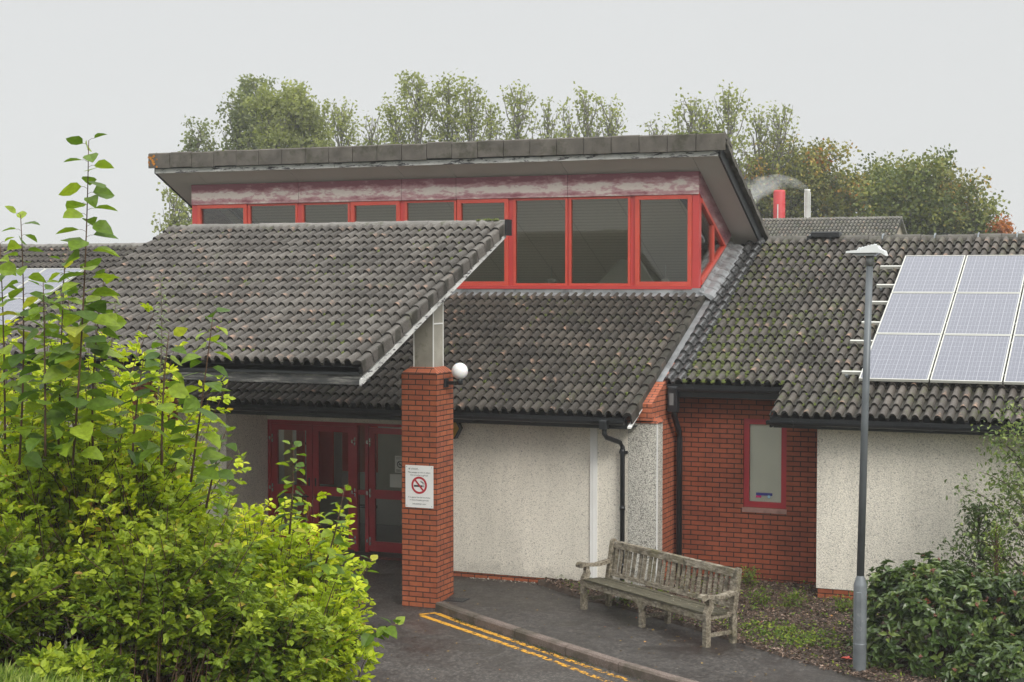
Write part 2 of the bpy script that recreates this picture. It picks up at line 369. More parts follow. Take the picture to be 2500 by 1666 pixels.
# weathered bench timber
q = NT('bench_wood'); f = q.noise(16, 6, rough=.7, stretch=(.6, 2.2, 2.2)); a = q.noise(3.5, 5, rough=.7)
c = q.ramp(f, [(.3, (.065, .052, .034)), (.48, (.19, .16, .115)), (.64, (.37, .33, .265)), (.85, (.54, .51, .44))])
c = q.mix(q.ramp(a, [(.48, 0.), (.66, .6)]), c, (.12, .11, .045)); c = q.mix(q.ramp(q.noise(9, 5), [(.55, 0.), (.65, .75)]), c, (.055, .048, .034))
q.col(c); q.rough(.9); q.bump(f, .6, .01); M['bench_wood'] = q.m
q = NT('bench_seat_wood'); f = q.noise(16, 6, rough=.7, stretch=(.4, 2.5, 2.5)); a = q.noise(6, 5)
c = q.ramp(f, [(.3, (.03, .026, .016)), (.55, (.085, .075, .045)), (.75, (.17, .155, .10))]); c = q.mix(q.ramp(q.noise(18, 2), [(.70, 0.), (.74, .8)]), c, (.5, .46, .38))
q.col(c); q.rough(.85); q.bump(f, .6, .01); M['bench_seat_wood'] = q.m

# solar cells
q = NT('solar_cells'); uv = q.tc('UV'); sx = q.n('SeparateXYZ'); q.l(uv, sx.inputs[0])
def lines(o, per, wd):
    f = q.math('FRACT', q.math('MULTIPLY', o, 1 / per)); return q.math('LESS_THAN', f, wd / per)
gx = q.math('MAXIMUM', lines(sx.outputs[0], .155, .006), q.math('MULTIPLY', lines(sx.outputs[0], .0517, .004), .7)); gy = lines(sx.outputs[1], .155, .004)
g = q.math('MAXIMUM', gx, gy)
cc = q.ramp(q.noise(26, 2), [(.3, (.095, .10, .135)), (.7, (.13, .135, .17))])
q.col(q.mix(q.math('MULTIPLY', g, .85), cc, (.36, .37, .40))); q.rough(.32); q.b.inputs['Coat Weight'].default_value = .35; q.b.inputs['Coat Roughness'].default_value = .2; M['solar_cells'] = q.m

# glass and ceilings
def glass(name, tint, rough=.02, refl=1.0):
    q = NT(name); gl = q.n('BsdfGlossy'); gl.inputs['Roughness'].default_value = rough; gl.inputs['Color'].default_value = (refl, refl, refl, 1)
    tr = q.n('BsdfTransparent'); tr.inputs['Color'].default_value = (*tint, 1); fr = q.n('Fresnel'); fr.inputs[0].default_value = 1.55
    k = q.math('MULTIPLY', fr.outputs[0], .85)
    ms = q.n('MixShader'); q.l(k, ms.inputs[0]); q.l(tr.outputs[0], ms.inputs[1]); q.l(gl.outputs[0], ms.inputs[2]); q.l(ms.outputs[0], q.o.inputs[0]); M[name] = q.m
glass('glass', (.92, .92, .87)); glass('door_glass', (.82, .84, .82), .02, .8); glass('blind_glass', (.98, .98, .97), .05, .7)
q = NT('boarded_ceiling'); uv = q.tc(); sx = q.n('SeparateXYZ'); q.l(uv, sx.inputs[0])
ly = lines(sx.outputs[1], .10, .018); lx = lines(q.math('ADD', sx.outputs[0], 20.), 1.09, .02)
q.col(q.mix(q.math('MAXIMUM', ly, lx), (.86, .85, .80), (.66, .65, .60))); q.rough(.7); M['boarded_ceiling'] = q.m

def leaf_mat(name, stops, trans=.35, rough=.5, spec=.3):
    q = NT(name); r = q.rnd(); c = q.ramp(r, stops)
    c = q.mix(1., c, q.ramp(q.noise(30, 2), [(.3, .8), (.7, 1.2)]), 'MULTIPLY')
    q.col(c); q.rough(rough); q.b.inputs['Specular IOR Level'].default_value = spec
    t = q.n('BsdfTranslucent'); q.l(q.mix(1., c, (1.3, 1.35, .6), 'MULTIPLY'), t.inputs[0])
    ms = q.n('MixShader'); ms.inputs[0].default_value = trans; q.l(q.b.outputs[0], ms.inputs[1]); q.l(t.outputs[0], ms.inputs[2]); q.l(ms.outputs[0], q.o.inputs[0]); M[name] = q.m
leaf_mat('leaf_rose', [(0., (.13, .20, .016)), (.35, (.28, .38, .018)), (.7, (.48, .56, .025)), (.955, (.66, .66, .05)), (.975, (.62, .46, .05)), (1., (.45, .22, .07))], .38)
leaf_mat('leaf_rose_deep', [(0., (.06, .11, .014)), (.5, (.17, .25, .020)), (.95, (.34, .41, .025)), (.985, (.5, .42, .05)), (1., (.42, .25, .1))], .3)
leaf_mat('leaf_sucker', [(0., (.06, .12, .018)), (.5, (.15, .24, .022)), (.93, (.29, .38, .03)), (1., (.46, .44, .06))], .4, .42)
leaf_mat('leaf_silver', [(0., (.16, .20, .12)), (1., (.34, .40, .24))], .3)
leaf_mat('leaf_poplar', [(0., (.14, .16, .07)), (.5, (.24, .265, .105)), (1., (.38, .40, .16))], .5)  # poplar greens lightened: part of the distant haze is put into the colour
leaf_mat('leaf_poplar_dark', [(0., (.10, .125, .07)), (.5, (.17, .20, .10)), (1., (.28, .30, .14))], .45)
leaf_mat('leaf_maple', [(0., (.05, .07, .020)), (.40, (.14, .155, .035)), (.75, (.27, .25, .05)), (.93, (.40, .24, .05)), (1., (.42, .16, .04))], .25)
leaf_mat('leaf_maple_green', [(0., (.042, .065, .020)), (.5, (.12, .155, .038)), (.9, (.24, .25, .05)), (1., (.26, .20, .045))], .25)
leaf_mat('leaf_orange', [(0., (.20, .10, .02)), (.5, (.42, .12, .025)), (1., (.52, .20, .03))], .3)
leaf_mat('leaf_viburnum', [(0., (.030, .060, .014)), (.6, (.075, .12, .026)), (.95, (.17, .22, .05)), (1., (.30, .36, .06))], .15, .28, .5)
leaf_mat('leaf_shrub', [(0., (.06, .10, .03)), (.5, (.15, .21, .07)), (.9, (.34, .40, .15)), (1., (.45, .34, .06))], .28)
leaf_mat('leaf_weed', [(0., (.06, .11, .02)), (.6, (.15, .23, .03)), (1., (.33, .38, .05))], .35)
leaf_mat('grass_blade', [(0., (.08, .14, .02)), (.6, (.22, .32, .04)), (1., (.45, .48, .16))], .3)
leaf_mat('heather', [(0., (.03, .045, .02)), (.7, (.07, .09, .03)), (1., (.16, .06, .05))], .2)
leaf_mat('mulch_chip', [(0., (.035, .024, .018)), (.6, (.13, .082, .058)), (1., (.36, .26, .20))], 0.)
leaf_mat('fallen_red', [(0., (.55, .07, .06)), (1., (.62, .12, .08))], .1)

# ------------------------------------------------------------ leaves
def unit(a): return a / np.maximum(np.linalg.norm(a, axis=-1, keepdims=True), 1e-9)
def leaves(name, P, D, N, ln, wd, mat, parent, rnd_=None, form='full', fold=.18, droop=.12):
    n = len(P); fold = np.broadcast_to(fold, n)[:, None] * rng.uniform(.2, 2., (n, 1)); droop = np.broadcast_to(droop, n)[:, None] * rng.uniform(-.6, 2.6, (n, 1)); D = unit(D); S = unit(np.cross(D, N)); N = np.cross(S, D)
    ln = np.broadcast_to(ln, n)[:, None]; wd = np.broadcast_to(wd, n)[:, None] / 2
    rr = rng.random(n) if rnd_ is None else rnd_
    if form == 'full':
        def pt(t, s, dz=0.): return P + D * ln * t + S * wd * s + N * (ln * (abs(s) * fold * .6 - droop * t * t) + dz)
        vs = np.stack([pt(0, 0), pt(.18, .75), pt(.45, 1), pt(.78, .55), pt(1, 0), pt(.78, -.55), pt(.45, -1), pt(.18, -.75), pt(.45, 0)], 1)
        b = np.arange(n)[:, None] * 9
        qd = np.concatenate([b + np.array(x) for x in ([0, 1, 2, 8], [8, 2, 3, 4], [0, 8, 6, 7], [8, 4, 5, 6])])
        return np_mesh(name, vs.reshape(-1, 3), quads=qd, rq=np.tile(rr, 4), mat=mat, parent=parent)
    if form == 'mid':
        def pt(t, s): return P + D * ln * t + S * wd * s + N * (ln * (abs(s) * fold * .6 - droop * t * t))
        vs = np.stack([pt(0, 0), pt(.4, 1), pt(1, 0), pt(.4, -1)], 1); b = np.arange(n)[:, None] * 4
        tr = np.concatenate([b + np.array([0, 1, 2]), b + np.array([0, 2, 3])])
        return np_mesh(name, vs.reshape(-1, 3), tris=tr, rt=np.tile(rr, 2), mat=mat, parent=parent)
    vs = np.stack([P, P + D * ln * .5 + S * wd, P + D * ln, P + D * ln * .5 - S * wd], 1); b = np.arange(n)[:, None] * 4
    return np_mesh(name, vs.reshape(-1, 3), quads=b + np.arange(4), rq=rr, mat=mat, parent=parent)

# ------------------------------------------------------------ ground
G = lambda n, lab, k='structure': tag(n, kind=k)
def bank_h(lat, d):
    h = 3.0 - .235 * np.maximum(0, d - 4) + .15 * np.maximum(0, -lat) * np.clip((d - 4) / 6, 0, 1) - .55 * np.maximum(0, lat - .6) * np.clip((d - 5) / 4, 0, 1)
    return np.maximum(h, 0)
def to_ld(x, y):
    q = np.stack([x - C0[0], y - C0[1]], -1); return q @ RH[:2], q @ FH[:2]
mb = MB(); s = 600
mb.add([(-s, -s, -.05), (s, -s, -.05), (s, s, -.05), (-s, s, -.05)], [(0, 1, 2, 3)])
plain('ground_green', (.07, .09, .035), .95, .3, .3)
tag(mb.build('ground', M['ground_green']), kind='structure')
# road sheet with the gentle rise to the doors
xs = np.linspace(-22, 24, 93); ys = np.linspace(-26, 3.6, 75)
X, Y = np.meshgrid(xs, ys); rise = np.clip((Y - .7) / 1.9, 0, 1); Z = .12 * rise * rise * (3 - 2 * rise)
def grid_mesh(name, X, Y, Z, mat, keep=None):
    ny, nx = X.shape; i = np.arange(ny * nx).reshape(ny, nx)
    qd = np.stack([i[:-1, :-1], i[:-1, 1:], i[1:, 1:], i[1:, :-1]], -1).reshape(-1, 4)
    if keep is not None: qd = qd[keep(X, Y)[:-1, :-1].ravel()]
    return np_mesh(name, np.stack([X, Y, Z], -1).reshape(-1, 3), quads=qd, mat=mat, smooth=True)
tag(grid_mesh('road', X, Y, Z, M['road']), kind='structure')
# grassy bank the viewer stands on
xs = np.linspace(-14, 22, 145); ys = np.linspace(-26, 2, 113)
X, Y = np.meshgrid(xs, ys); lt, dd = to_ld(X, Y); Z = bank_h(lt, dd) + .03 * np.sin(X * 3.1) * np.sin(Y * 2.7)
Z = np.where(bank_h(lt, dd) > 0.01, np.maximum(Z, .012), -.06)
plain('bank_soil', (.045, .045, .02), .95, .4, 7, bump=.5)
tag(grid_mesh('bank', X, Y, Z, M['bank_soil']), kind='structure')

KERB = [(.03, -.12), (.35, -.36), (.9, -.73), (1.75, -1.28), (2.7, -1.89), (3.6, -2.46), (4.64, -3.03), (6.2, -3.9), (8.5, -5.1), (12, -6.9), (17, -9.6)]
def offset(line, o):
    r = []
    for i, p in enumerate(line):
        a = np.array(line[max(i - 1, 0)]); b = np.array(line[min(i + 1, len(line) - 1)]); t = (b - a) / np.linalg.norm(b - a)
        r.append((p[0] - t[1] * o, p[1] + t[0] * o))
    return r
K2 = offset(KERB, .125)
mb = MB(); kp = [np.array(KERB[0])]
for a_, b_ in zip(KERB[:-1], KERB[1:]):
    a_, b_ = np.array(a_), np.array(b_); m_ = max(1, round(np.linalg.norm(b_ - a_) / .9)); kp += [a_ + (b_ - a_) * (k_ + 1) / m_ for k_ in range(m_)]
O1 = [np.array(p_) for p_ in offset([tuple(p_) for p_ in kp], .022)]; O2 = [np.array(p_) for p_ in offset([tuple(p_) for p_ in kp], .125)]
for i in range(len(kp) - 1):
    e_ = .006; dz = rng.normal(0, .0025); lerp = lambda A, t_: A[i] + (A[i + 1] - A[i]) * t_
    v_ = []
    for t_ in (e_, 1 - e_):
        v_ += [(*lerp(kp, t_), -.02), (*lerp(kp, t_), .098 + dz), (*lerp(O1, t_), .122 + dz), (*lerp(O2, t_), .122 + dz), (*lerp(O2, t_), -.02)]
    mb.add(v_, [(k_, 5 + k_, 5 + k_ + 1, k_ + 1) for k_ in range(4)] + [(0, 1, 2, 3, 4), (9, 8, 7, 6, 5)])
tag(mb.build('kerb', M['kerb_stone']), kind='structure')
mb = MB(); mb.prism([p for p in K2] + [(17, 3.5), (-.9, 3.5), (-.9, 1.2), (.0, .6)], 'Z', -.03, .12)
tag(mb.build('pavement', M['path']), kind='structure')
EDGE = [(.95, 1.62), (1.45, 1.22), (2.0, .80), (2.62, .52), (3.4, -.03), (4.65, -.93), (5.4, -1.47), (6.05, -1.92), (6.6, -2.2), (7.6, -2.72), (9.5, -3.6), (14, -5.8)]
def inside_bed(X, Y):
    e = np.interp(X, [p[0] for p in EDGE], [p[1] for p in EDGE]); return (Y > e) & (X > .9)
xs = np.linspace(.9, 14, 150); rows = []
for t in np.linspace(0, 1, 40):
    e = np.interp(xs, [p[0] for p in EDGE], [p[1] for p in EDGE]); rows.append(e + (3.2 - e) * t)
Y = np.array(rows); X = np.tile(xs, (40, 1)); tt = np.linspace(0, 1, 40)[:, None]
bedz = lambda x, y: .135 + .055 * np.clip(y + 1.6, 0, 3) / 3 + .012 * np.sin(x * 9 + y * 5) * np.sin(y * 11)
Z = np.where(tt == 0, .10, bedz(X, Y)); tag(grid_mesh('soil', X, Y, Z, M['soil']), kind='structure')
# yellow lines
mb = MB()
def stripe(pts, wd, z):
    a = offset(pts, wd / 2); b = offset(pts, -wd / 2)
    for i in range(len(pts) - 1): mb.add([(*b[i], z), (*b[i + 1], z), (*a[i + 1], z), (*a[i], z)], [(0, 1, 2, 3)])
lo = [(0.0, -.50), (.7, -.95), (1.478, -1.45), (2.5, -2.12), (3.615, -2.91), (5, -3.75), (8, -5.35)]
up = [(.14, -.29), (.8, -.77), (1.755, -1.40), (2.7, -2.04), (3.835, -2.775), (5.1, -3.5), (8.2, -5.1)]
stripe(lo, .088, .004); stripe(up, .088, .004); stripe([(-.05, -.47), (.12, -.265)], .075, .008)
tag(mb.build('yellow_line', M['yellow_paint']), kind='structure')
mb = MB()
mb.add([(-4.6, 2.60, .128), (-1.0, 2.60, .128), (-1.0, 2.80, .130), (-4.6, 2.80, .130)], [(0, 1, 2, 3)])
tag(mb.build('pavement', M['threshold_brick']), kind='structure')

# ------------------------------------------------------------ tiled roofs
TAN = math.tan(R(24)); CS, SN = math.cos(R(24)), math.sin(R(24))
_h = [(0., 0.), (.075, .0), (.095, .030), (.135, .054), (.19, .069), (.25, .074), (.31, .069), (.365, .054), (.405, .030), (.425, 0.)]
PROF = _h + [(u + .5, h) for u, h in _h] + [(1., 0.)]
def tile_roof(name, mat, parent, x0, x1, ye, ze, length, pitch=24, g=.305, keep=None, jitter=1., flip=1, tw=.30):
    cs, sn = math.cos(R(pitch)), math.sin(R(pitch)); nc = max(1, round((x1 - x0) / tw)); w_ = (x1 - x0) / nc; nr = round(length / g); g = length / nr
    vs = []; qd = []; rr = []; uv = []
    P = np.array(PROF); k = len(P)
    for r_ in range(nr):
        for c in range(nc):
            if keep and not keep(x0 + (c + .5) * w_, r_ * g): continue
            jz = rng.normal(0, .0022) * jitter; js = rng.normal(0, .006) * jitter + (rng.uniform(-.04, -.015) if rng.random() < .012 and r_ else 0); jt = rng.normal(0, .0015) * jitter
            s0 = r_ * g + js; s1 = (r_ + 1) * g + .03
            u = x0 + (c + P[:, 0]) * w_; h = P[:, 1]
            tl = jt * (P[:, 0] - .5) * 2
            def row(s_, lift): return np.stack([u, ye + (s_ * cs - (h + lift) * sn) * flip, ze + s_ * sn + (h + lift) * cs], -1)
            b = len(vs) * k
            vs += [row(s0, .044 + jz + tl), row(s0 + (s1 - s0) * .5, .023 + jz + tl), row(s1, .002 + jz + tl), row(s0 + .003, .008 + jz + tl)]
            uu = c + P[:, 0]; uv += [np.stack([uu, np.full(k, r_ + .02)], -1), np.stack([uu, np.full(k, r_ + .5)], -1), np.stack([uu, np.full(k, r_ + .98)], -1), np.stack([uu, np.full(k, r_ + .02)], -1)]
            i = np.arange(k - 1); rv = rng.random()
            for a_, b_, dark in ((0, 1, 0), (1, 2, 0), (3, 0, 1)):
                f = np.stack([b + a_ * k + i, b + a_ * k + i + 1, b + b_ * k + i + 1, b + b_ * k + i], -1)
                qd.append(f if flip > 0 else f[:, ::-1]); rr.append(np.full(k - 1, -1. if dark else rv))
    return np_mesh(name, np.concatenate(vs), quads=np.concatenate(qd), rq=np.concatenate(rr), uv=np.concatenate(uv), mat=mat, parent=parent, smooth=False)
def underlay(parent, poly_xs, ye, ze, length, pitch=24, drop=.02, th=.05, mat='black_board', name='roof_board', cut=None):
    cs, sn = math.cos(R(pitch)), math.sin(R(pitch))
    mb = MB()
    mb.prism([(ye + .03, ze - drop + .03 * sn / cs), (ye + length * cs, ze - drop + length * sn), (ye + length * cs, ze - drop - th + length * sn), (ye + .03, ze - drop - th + .03 * sn / cs)], 'X', *poly_xs)
    return mb.build(name, M[mat], parent)
def moss_on(name, parent, x0, x1, ye, ze, length, n, pitch=24, g=.305, dens=None, tw=.30, size=1.):
    cs, sn = math.cos(R(pitch)), math.sin(R(pitch)); nc = max(1, round((x1 - x0) / tw)); w_ = (x1 - x0) / nc; nr = round(length / g); g = length / nr
    vs = []; fs = []; rr = []; cnt = 0; tries = 0
    while cnt < n and tries < n * 30:
        tries += 1
        c = rng.integers(0, nc * 2); r_ = rng.integers(1, nr)
        xx = x0 + (c * .5 + rng.uniform(-.06, .07)) * w_; s_ = r_ * g + rng.uniform(-.055, .05)
        if dens and rng.random() > dens(xx, s_): continue
        if not dens and (math.sin(xx * 1.7 + 2) * math.sin(s_ * 2.1 + xx) + rng.normal(0, .5)) < .1: continue
        rad = rng.uniform(.016, .042) * size; ht = rad * rng.uniform(.6, 1.); lift = .014 if s_ < r_ * g else .045
        b = len(vs); m_ = 7; ph = rng.random() * 6
        for ring, (q1, hh) in enumerate(((1., 0.), (.75, .65))):
            for j in range(m_):
                a = ph + 2 * math.pi * j / m_; rj = rad * q1 * rng.uniform(.75, 1.25); h = hh * ht + lift
                dx, ds = rj * math.cos(a), rj * math.sin(a) * .9
                vs.append((xx + dx, ye + (s_ + ds) * cs - h * sn, ze + (s_ + ds) * sn + h * cs))
        h = ht + lift; vs.append((xx, ye + s_ * cs - h * sn, ze + s_ * sn + h * cs))
        for j in range(m_):
            j2 = (j + 1) % m_; fs.append((b + j, b + j2, b + m_ + j2, b + m_ + j)); fs.append((b + m_ + j, b + m_ + j2, b + 2 * m_, b + 2 * m_))
        cnt += 1
    tr = []; qd = []
    for f in fs:
        (tr if f[2] == f[3] else qd).append(f[:3] if f[2] == f[3] else f)
    return tag(np_mesh(name, np.array(vs), tris=np.array(tr), quads=np.array(qd), mat=M['moss'], parent=parent, smooth=True), kind='stuff')
def ridge_run(name, mat, parent, x0, x1, y, z, seg=.45, rad=.12, clips=False):
    mb = MB(); n = max(1, round((x1 - x0) / seg)); sg = (x1 - x0) / n
    for i in range(n):
        a = x0 + i * sg; b = a + sg - .008; dz = rng.normal(0, .005); r0 = rad + rng.normal(0, .002)
        k = 10; ang = [math.pi * (-.12 + 1.24 * j / k) for j in range(k + 1)]
        vs = []
        for xx, rr_ in ((a, r0 + .006), (a + .05, r0 + .006), (a + .055, r0), (b, r0)):
            vs += [(xx, y - rr_ * math.cos(t), z + dz + rr_ * .85 * math.sin(t)) for t in ang]
        fs = [(q_ * (k + 1) + j, (q_ + 1) * (k + 1) + j, (q_ + 1) * (k + 1) + j + 1, q_ * (k + 1) + j + 1) for q_ in range(3) for j in range(k)]
        fs = [f[::-1] for f in fs]
        fs.append(list(range(k + 1))); fs.append([3 * (k + 1) + j for j in range(k + 1)][::-1])
        mb.add(vs, fs, rng.random(), 0, False)
    return mb.build(name, M[mat], parent)
def gutter(parent, x0, x1, y, z, cap=True, name='gutter'):
    mb = MB(); k = 8; ro = .062; ang = [math.pi * (1 + j / k) for j in range(k + 1)]
    pr = [(y + ro * math.cos(t), z + ro * math.sin(t)) for t in ang] + [(y + (ro - .006) * math.cos(t), z + (ro - .006) * math.sin(t)) for t in ang[::-1]]
    mb.prism(pr, 'X', x0, x1)
    if cap: mb.prism(pr[:k + 1], 'X', x0 - .006, x0 + .002); mb.prism(pr[:k + 1], 'X', x1 - .002, x1 + .006)
    ge = mb.build(name, M['black_plastic'], parent); xx = x0 + .35
    while xx < x1 - .1:
        br = MB()
        r2 = ro + .006; br.prism([(y + r2 * math.cos(t), z + r2 * math.sin(t)) for t in ang] + [(y + ro * math.cos(t), z + ro * math.sin(t)) for t in ang[::-1]], 'X', xx, xx + .035)
        br.box(xx + .005, xx + .03, y - .066, y - .058, z - .01, z + .012); xx += .95
        br.build('gutter_bracket', M['black_plastic'], ge)
    return ge

# ------------------------------------------------------------ the main building
B = thing('clinic_building', 'low brick and pebbledash building with a raised band of red framed windows', 'building')
RE, RZ, RL = 1.60, 2.79, 6.43     # right wing eave, its height, slope length (ridge Y 7.47)
MY, MZ = 1.25, 2.735
ridgeY, ridgeZ = RE + RL * CS, RZ + RL * SN
# right wing roof: full length right of x 4.45, shortened in front of the recess
stp = (2.45 - RE) / CS
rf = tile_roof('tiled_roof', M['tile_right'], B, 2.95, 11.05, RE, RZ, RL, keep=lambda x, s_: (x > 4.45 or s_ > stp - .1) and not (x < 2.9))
leadt = tile_roof('lead_valley', M['wet_lead'], B, 2.60, 2.95, RE, RZ, RL, keep=lambda x, s_: s_ > stp - .1)
moss_on('moss', rf, 4.5, 10.9, RE, RZ, RL, 520)
moss_on('moss', rf, 2.95, 5.6, RE, RZ, RL, 900, dens=lambda x, s_: (0 if (x < 4.5 and s_ < stp) else 1) * max(.12, 1.1 - abs(x - 3.15 - (s_ - stp) * .05) * 1.3) * (1.0 if s_ < 3.6 else .25))
moss_on('moss', rf, 5.4, 10.9, RE, RZ, .95, 90, size=1.2)
underlay(B, (4.47, 11.0), RE, RZ, RL); underlay(B, (2.5, 4.465), RE + stp * CS, RZ + stp * SN, RL - stp)
ridge_run('ridge_tiles', 'ridge_dark', B, 3.0, 11.0, ridgeY + .03, ridgeZ + .0)
for xx in [3.75, 4.12, 5.02, 5.9, 6.62, 7.25, 7.95, 8.4]:
    mb = MB(); mb.tube([(xx, ridgeY + .03 - .137 * math.cos(t), ridgeZ + .137 * .85 * math.sin(t)) for t in [math.pi * j / 8 for j in range(9)]], .016, 6); mb.build('ridge_clip', M['galvanised'], B)
mb = MB(); mb.box(3.78, 4.28, ridgeY - .16, ridgeY + .16, ridgeZ + .07, ridgeZ + .17, ch=.02)
mb.box(3.72, 3.80, ridgeY - .17, ridgeY + .17, ridgeZ + .02, ridgeZ + .10)
mb.build('ridge_vent', M['black_board'], B)
# left wing
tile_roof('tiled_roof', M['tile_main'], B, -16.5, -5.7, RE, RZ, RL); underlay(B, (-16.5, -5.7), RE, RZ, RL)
ridge_run('ridge_tiles', 'ridge_tile', B, -16.5, -7.7, ridgeY + .03, ridgeZ)
# main roof
ML = (5.08 - MY) / CS
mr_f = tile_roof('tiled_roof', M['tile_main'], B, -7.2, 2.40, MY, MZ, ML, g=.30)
moss_on('moss', mr_f, -.2, 2.4, MY, MZ, ML, 420, g=.30); moss_on('moss', mr_f, -3.5, 0., MY, MZ, ML, 60, g=.30)
underlay(B, (-7.2, 2.40), MY, MZ, ML)
def verge(parent, x, ye, ze, length, mat, pitch=24, g=.305, side=.125, wd=.13, name='verge_tile'):
    cs, sn = math.cos(R(pitch)), math.sin(R(pitch)); nr = round(length / g); g = length / nr; mb = MB()
    for r_ in range(nr):
        s0 = r_ * g - .004; s1 = (r_ + 1) * g + .02; v = []; j = rng.normal(0, .003)
        pr = [(-wd, .012), (-wd + .02, .035), (-wd * .55, .055), (-.03, .052), (-.008, .04), (0, .02), (0, -side), (-.02, -side), (-.02, .0), (-wd, -.01)]
        for s_, lf in ((s0, .034 + j), (s1, .006 + j)):
            for (dx, h) in pr: v.append((x + dx, ye + s_ * cs - (h + lf) * sn, ze + s_ * sn + (h + lf) * cs))
        k = len(pr); rv = rng.random()
        mb.add(v, [(i, k + i, k + (i + 1) % k, (i + 1) % k)[::-1] for i in range(k)], rv)
        mb.add([v[i] for i in range(k)], [list(range(k))[::-1]], -1.)
    return mb.build(name, M[mat], parent)
verge(B, 2.52, MY, MZ, ML, 'tile_main', g=.30)
mb = MB()   # thin white edge strip and lead apron under the main verge
mb.prism([(MY - .02, MZ - .125), (5.1, MZ - .125 + (5.1 - MY + .02) * TAN), (5.1, MZ - .150 + (5.1 - MY + .02) * TAN), (MY - .02, MZ - .150)], 'X', 2.46, 2.515)
mb.build('verge_strip', M['white_trim'], B)
mb = MB(); o = .035
mb.prism([(2.40, RZ + (2.40 - RE) * TAN + o), (5.3, RZ + (5.3 - RE) * TAN + o), (5.3, RZ + (5.3 - RE) * TAN + o + .02), (2.40, RZ + (2.40 - RE) * TAN + o + .02)], 'X', 2.45, 2.62)
mb.build('lead_flashing', M['lead'], B)
# lead apron along the clerestory sill and up the cheek
WY = 5.10; SILL = 4.59; FT = 6.15; PT = 6.53; XL, XR = -7.60, 2.40; SS = .5
mb = MB(); n = 40; xs = np.linspace(XL, XR + .10, n * 8 + 1)
for i in range(len(xs) - 1):
    z_ = lambda x: .030 + .022 * abs(math.sin(math.pi * x / .15))
    a, b = xs[i], xs[i + 1]; yb = MY + ML * CS - .06; zb = MZ + (yb - MY) * TAN
    mb.add([(a, yb - .05, zb - .02 + z_(a) + .02), (b, yb - .05, zb - .02 + z_(b) + .02), (b, WY - .035, zb + .085), (a, WY - .035, zb + .085), (b, WY - .03, SILL + .0), (a, WY - .03, SILL + .0)], [(0, 1, 2, 3), (3, 2, 4, 5)])
mb.build('lead_flashing', M['lead'], B)
mb = MB(); L2 = 5.1; n = 9
ph = lambda y: RZ + (y - RE) * TAN
for i in range(n):
    y0 = 5.02 + i * .245; y1 = y0 + .255
    if y1 > 7.15: break
    zl = .03 * (1 - 0); j = rng.normal(0, .004)
    for k_, (ya, yb_) in enumerate(((y0, y1),)):
        v = []
        for yy, lf in ((ya, .025 + j), (yb_, .0 + j)):
            zz = ph(yy) + .12 + lf
            v += [(XR + .02, yy, SILL + (yy - WY) * TAN - .015), (XR + .10, yy, zz + .05), (XR + .19, yy, zz + .035), (XR + .26, yy, zz - .0), (XR + .30, yy, zz - .07), (XR + .30, yy, zz - .12)]
        mb.add(v, [(i_, 6 + i_, 7 + i_, i_ + 1)[::-1] for i_ in range(5)] + [(0, 1, 2, 3, 4, 5)], 0, 0, False)
mb.build('lead_flashing', M['lead'], B)

# clerestory window band
mull = [-7.45, -6.37, -5.25, -4.18, -3.12, -2.04, -1.00, .07, 1.24, 2.29]
mb = MB()
mb.box(XR - .115, XR + .0, WY - .02, WY + .12, SILL, FT + .03); mb.build('corner_post', M['red_post'], B)
mb = MB(); mb.box(XL, XL + .11, WY - .02, WY + .12, SILL, FT + .03); mb.build('corner_post', M['red_post'], B)
mb = MB(); mb.box(XL + .11, XR - .115, WY - .045, WY + .08, SILL - .02, SILL + .035); mb.build('window_sill', M['red_post'], B)
for i in range(len(mull) - 1):
    a, b = mull[i], mull[i + 1]; wide = i % 2 == 0; hl = .035 if i else .03
    w0 = a + (.045 if i % 2 == 0 and i else .012); w1 = b - (.012 if i % 2 == 0 else .045)
    if i == len(mull) - 2: w1 = b - .012
    if i == 0: w0 = a - .03
    th = .07 if i % 2 == 0 else .06; opening = i in (0, 3, 5, 8); th = .072 if opening else .042; y0 = WY - (.03 if opening else .012)
    f = MB(); z0, z1 = SILL + .037, FT
    f.box(w0, w0 + th, y0, WY + .06, z0, z1); f.box(w1 - th, w1, y0, WY + .06, z0, z1)
    f.box(w0 + th, w1 - th, y0 + .002, WY + .06, z0, z0 + th); f.box(w0 + th, w1 - th, y0 + .002, WY + .06, z1 - th, z1)
    wo = f.build('window', M['red_frame'], B)
    g_ = MB(); g_.box(w0 + th, w1 - th, WY + .02, WY + .03, z0 + th, z1 - th); g_.build('pane', M['glass'], wo)
    if i:
        f = MB(); f.box(a - .010 if i % 2 else a - .043, a + .010 if i % 2 else a + .043, WY + .004, WY + .08, z0, z1); f.build('mullion', M['red_post'], B)
pj = [XL, -5.25, -3.12, -2.04, .07, XR]
for a, b in zip(pj[:-1], pj[1:]):
    mb = MB(); mb.box(a + .004, b - .004, WY - .045, WY + .1, FT + .004, PT); mb.build('weathered_panel', M['faded_panel'], B)
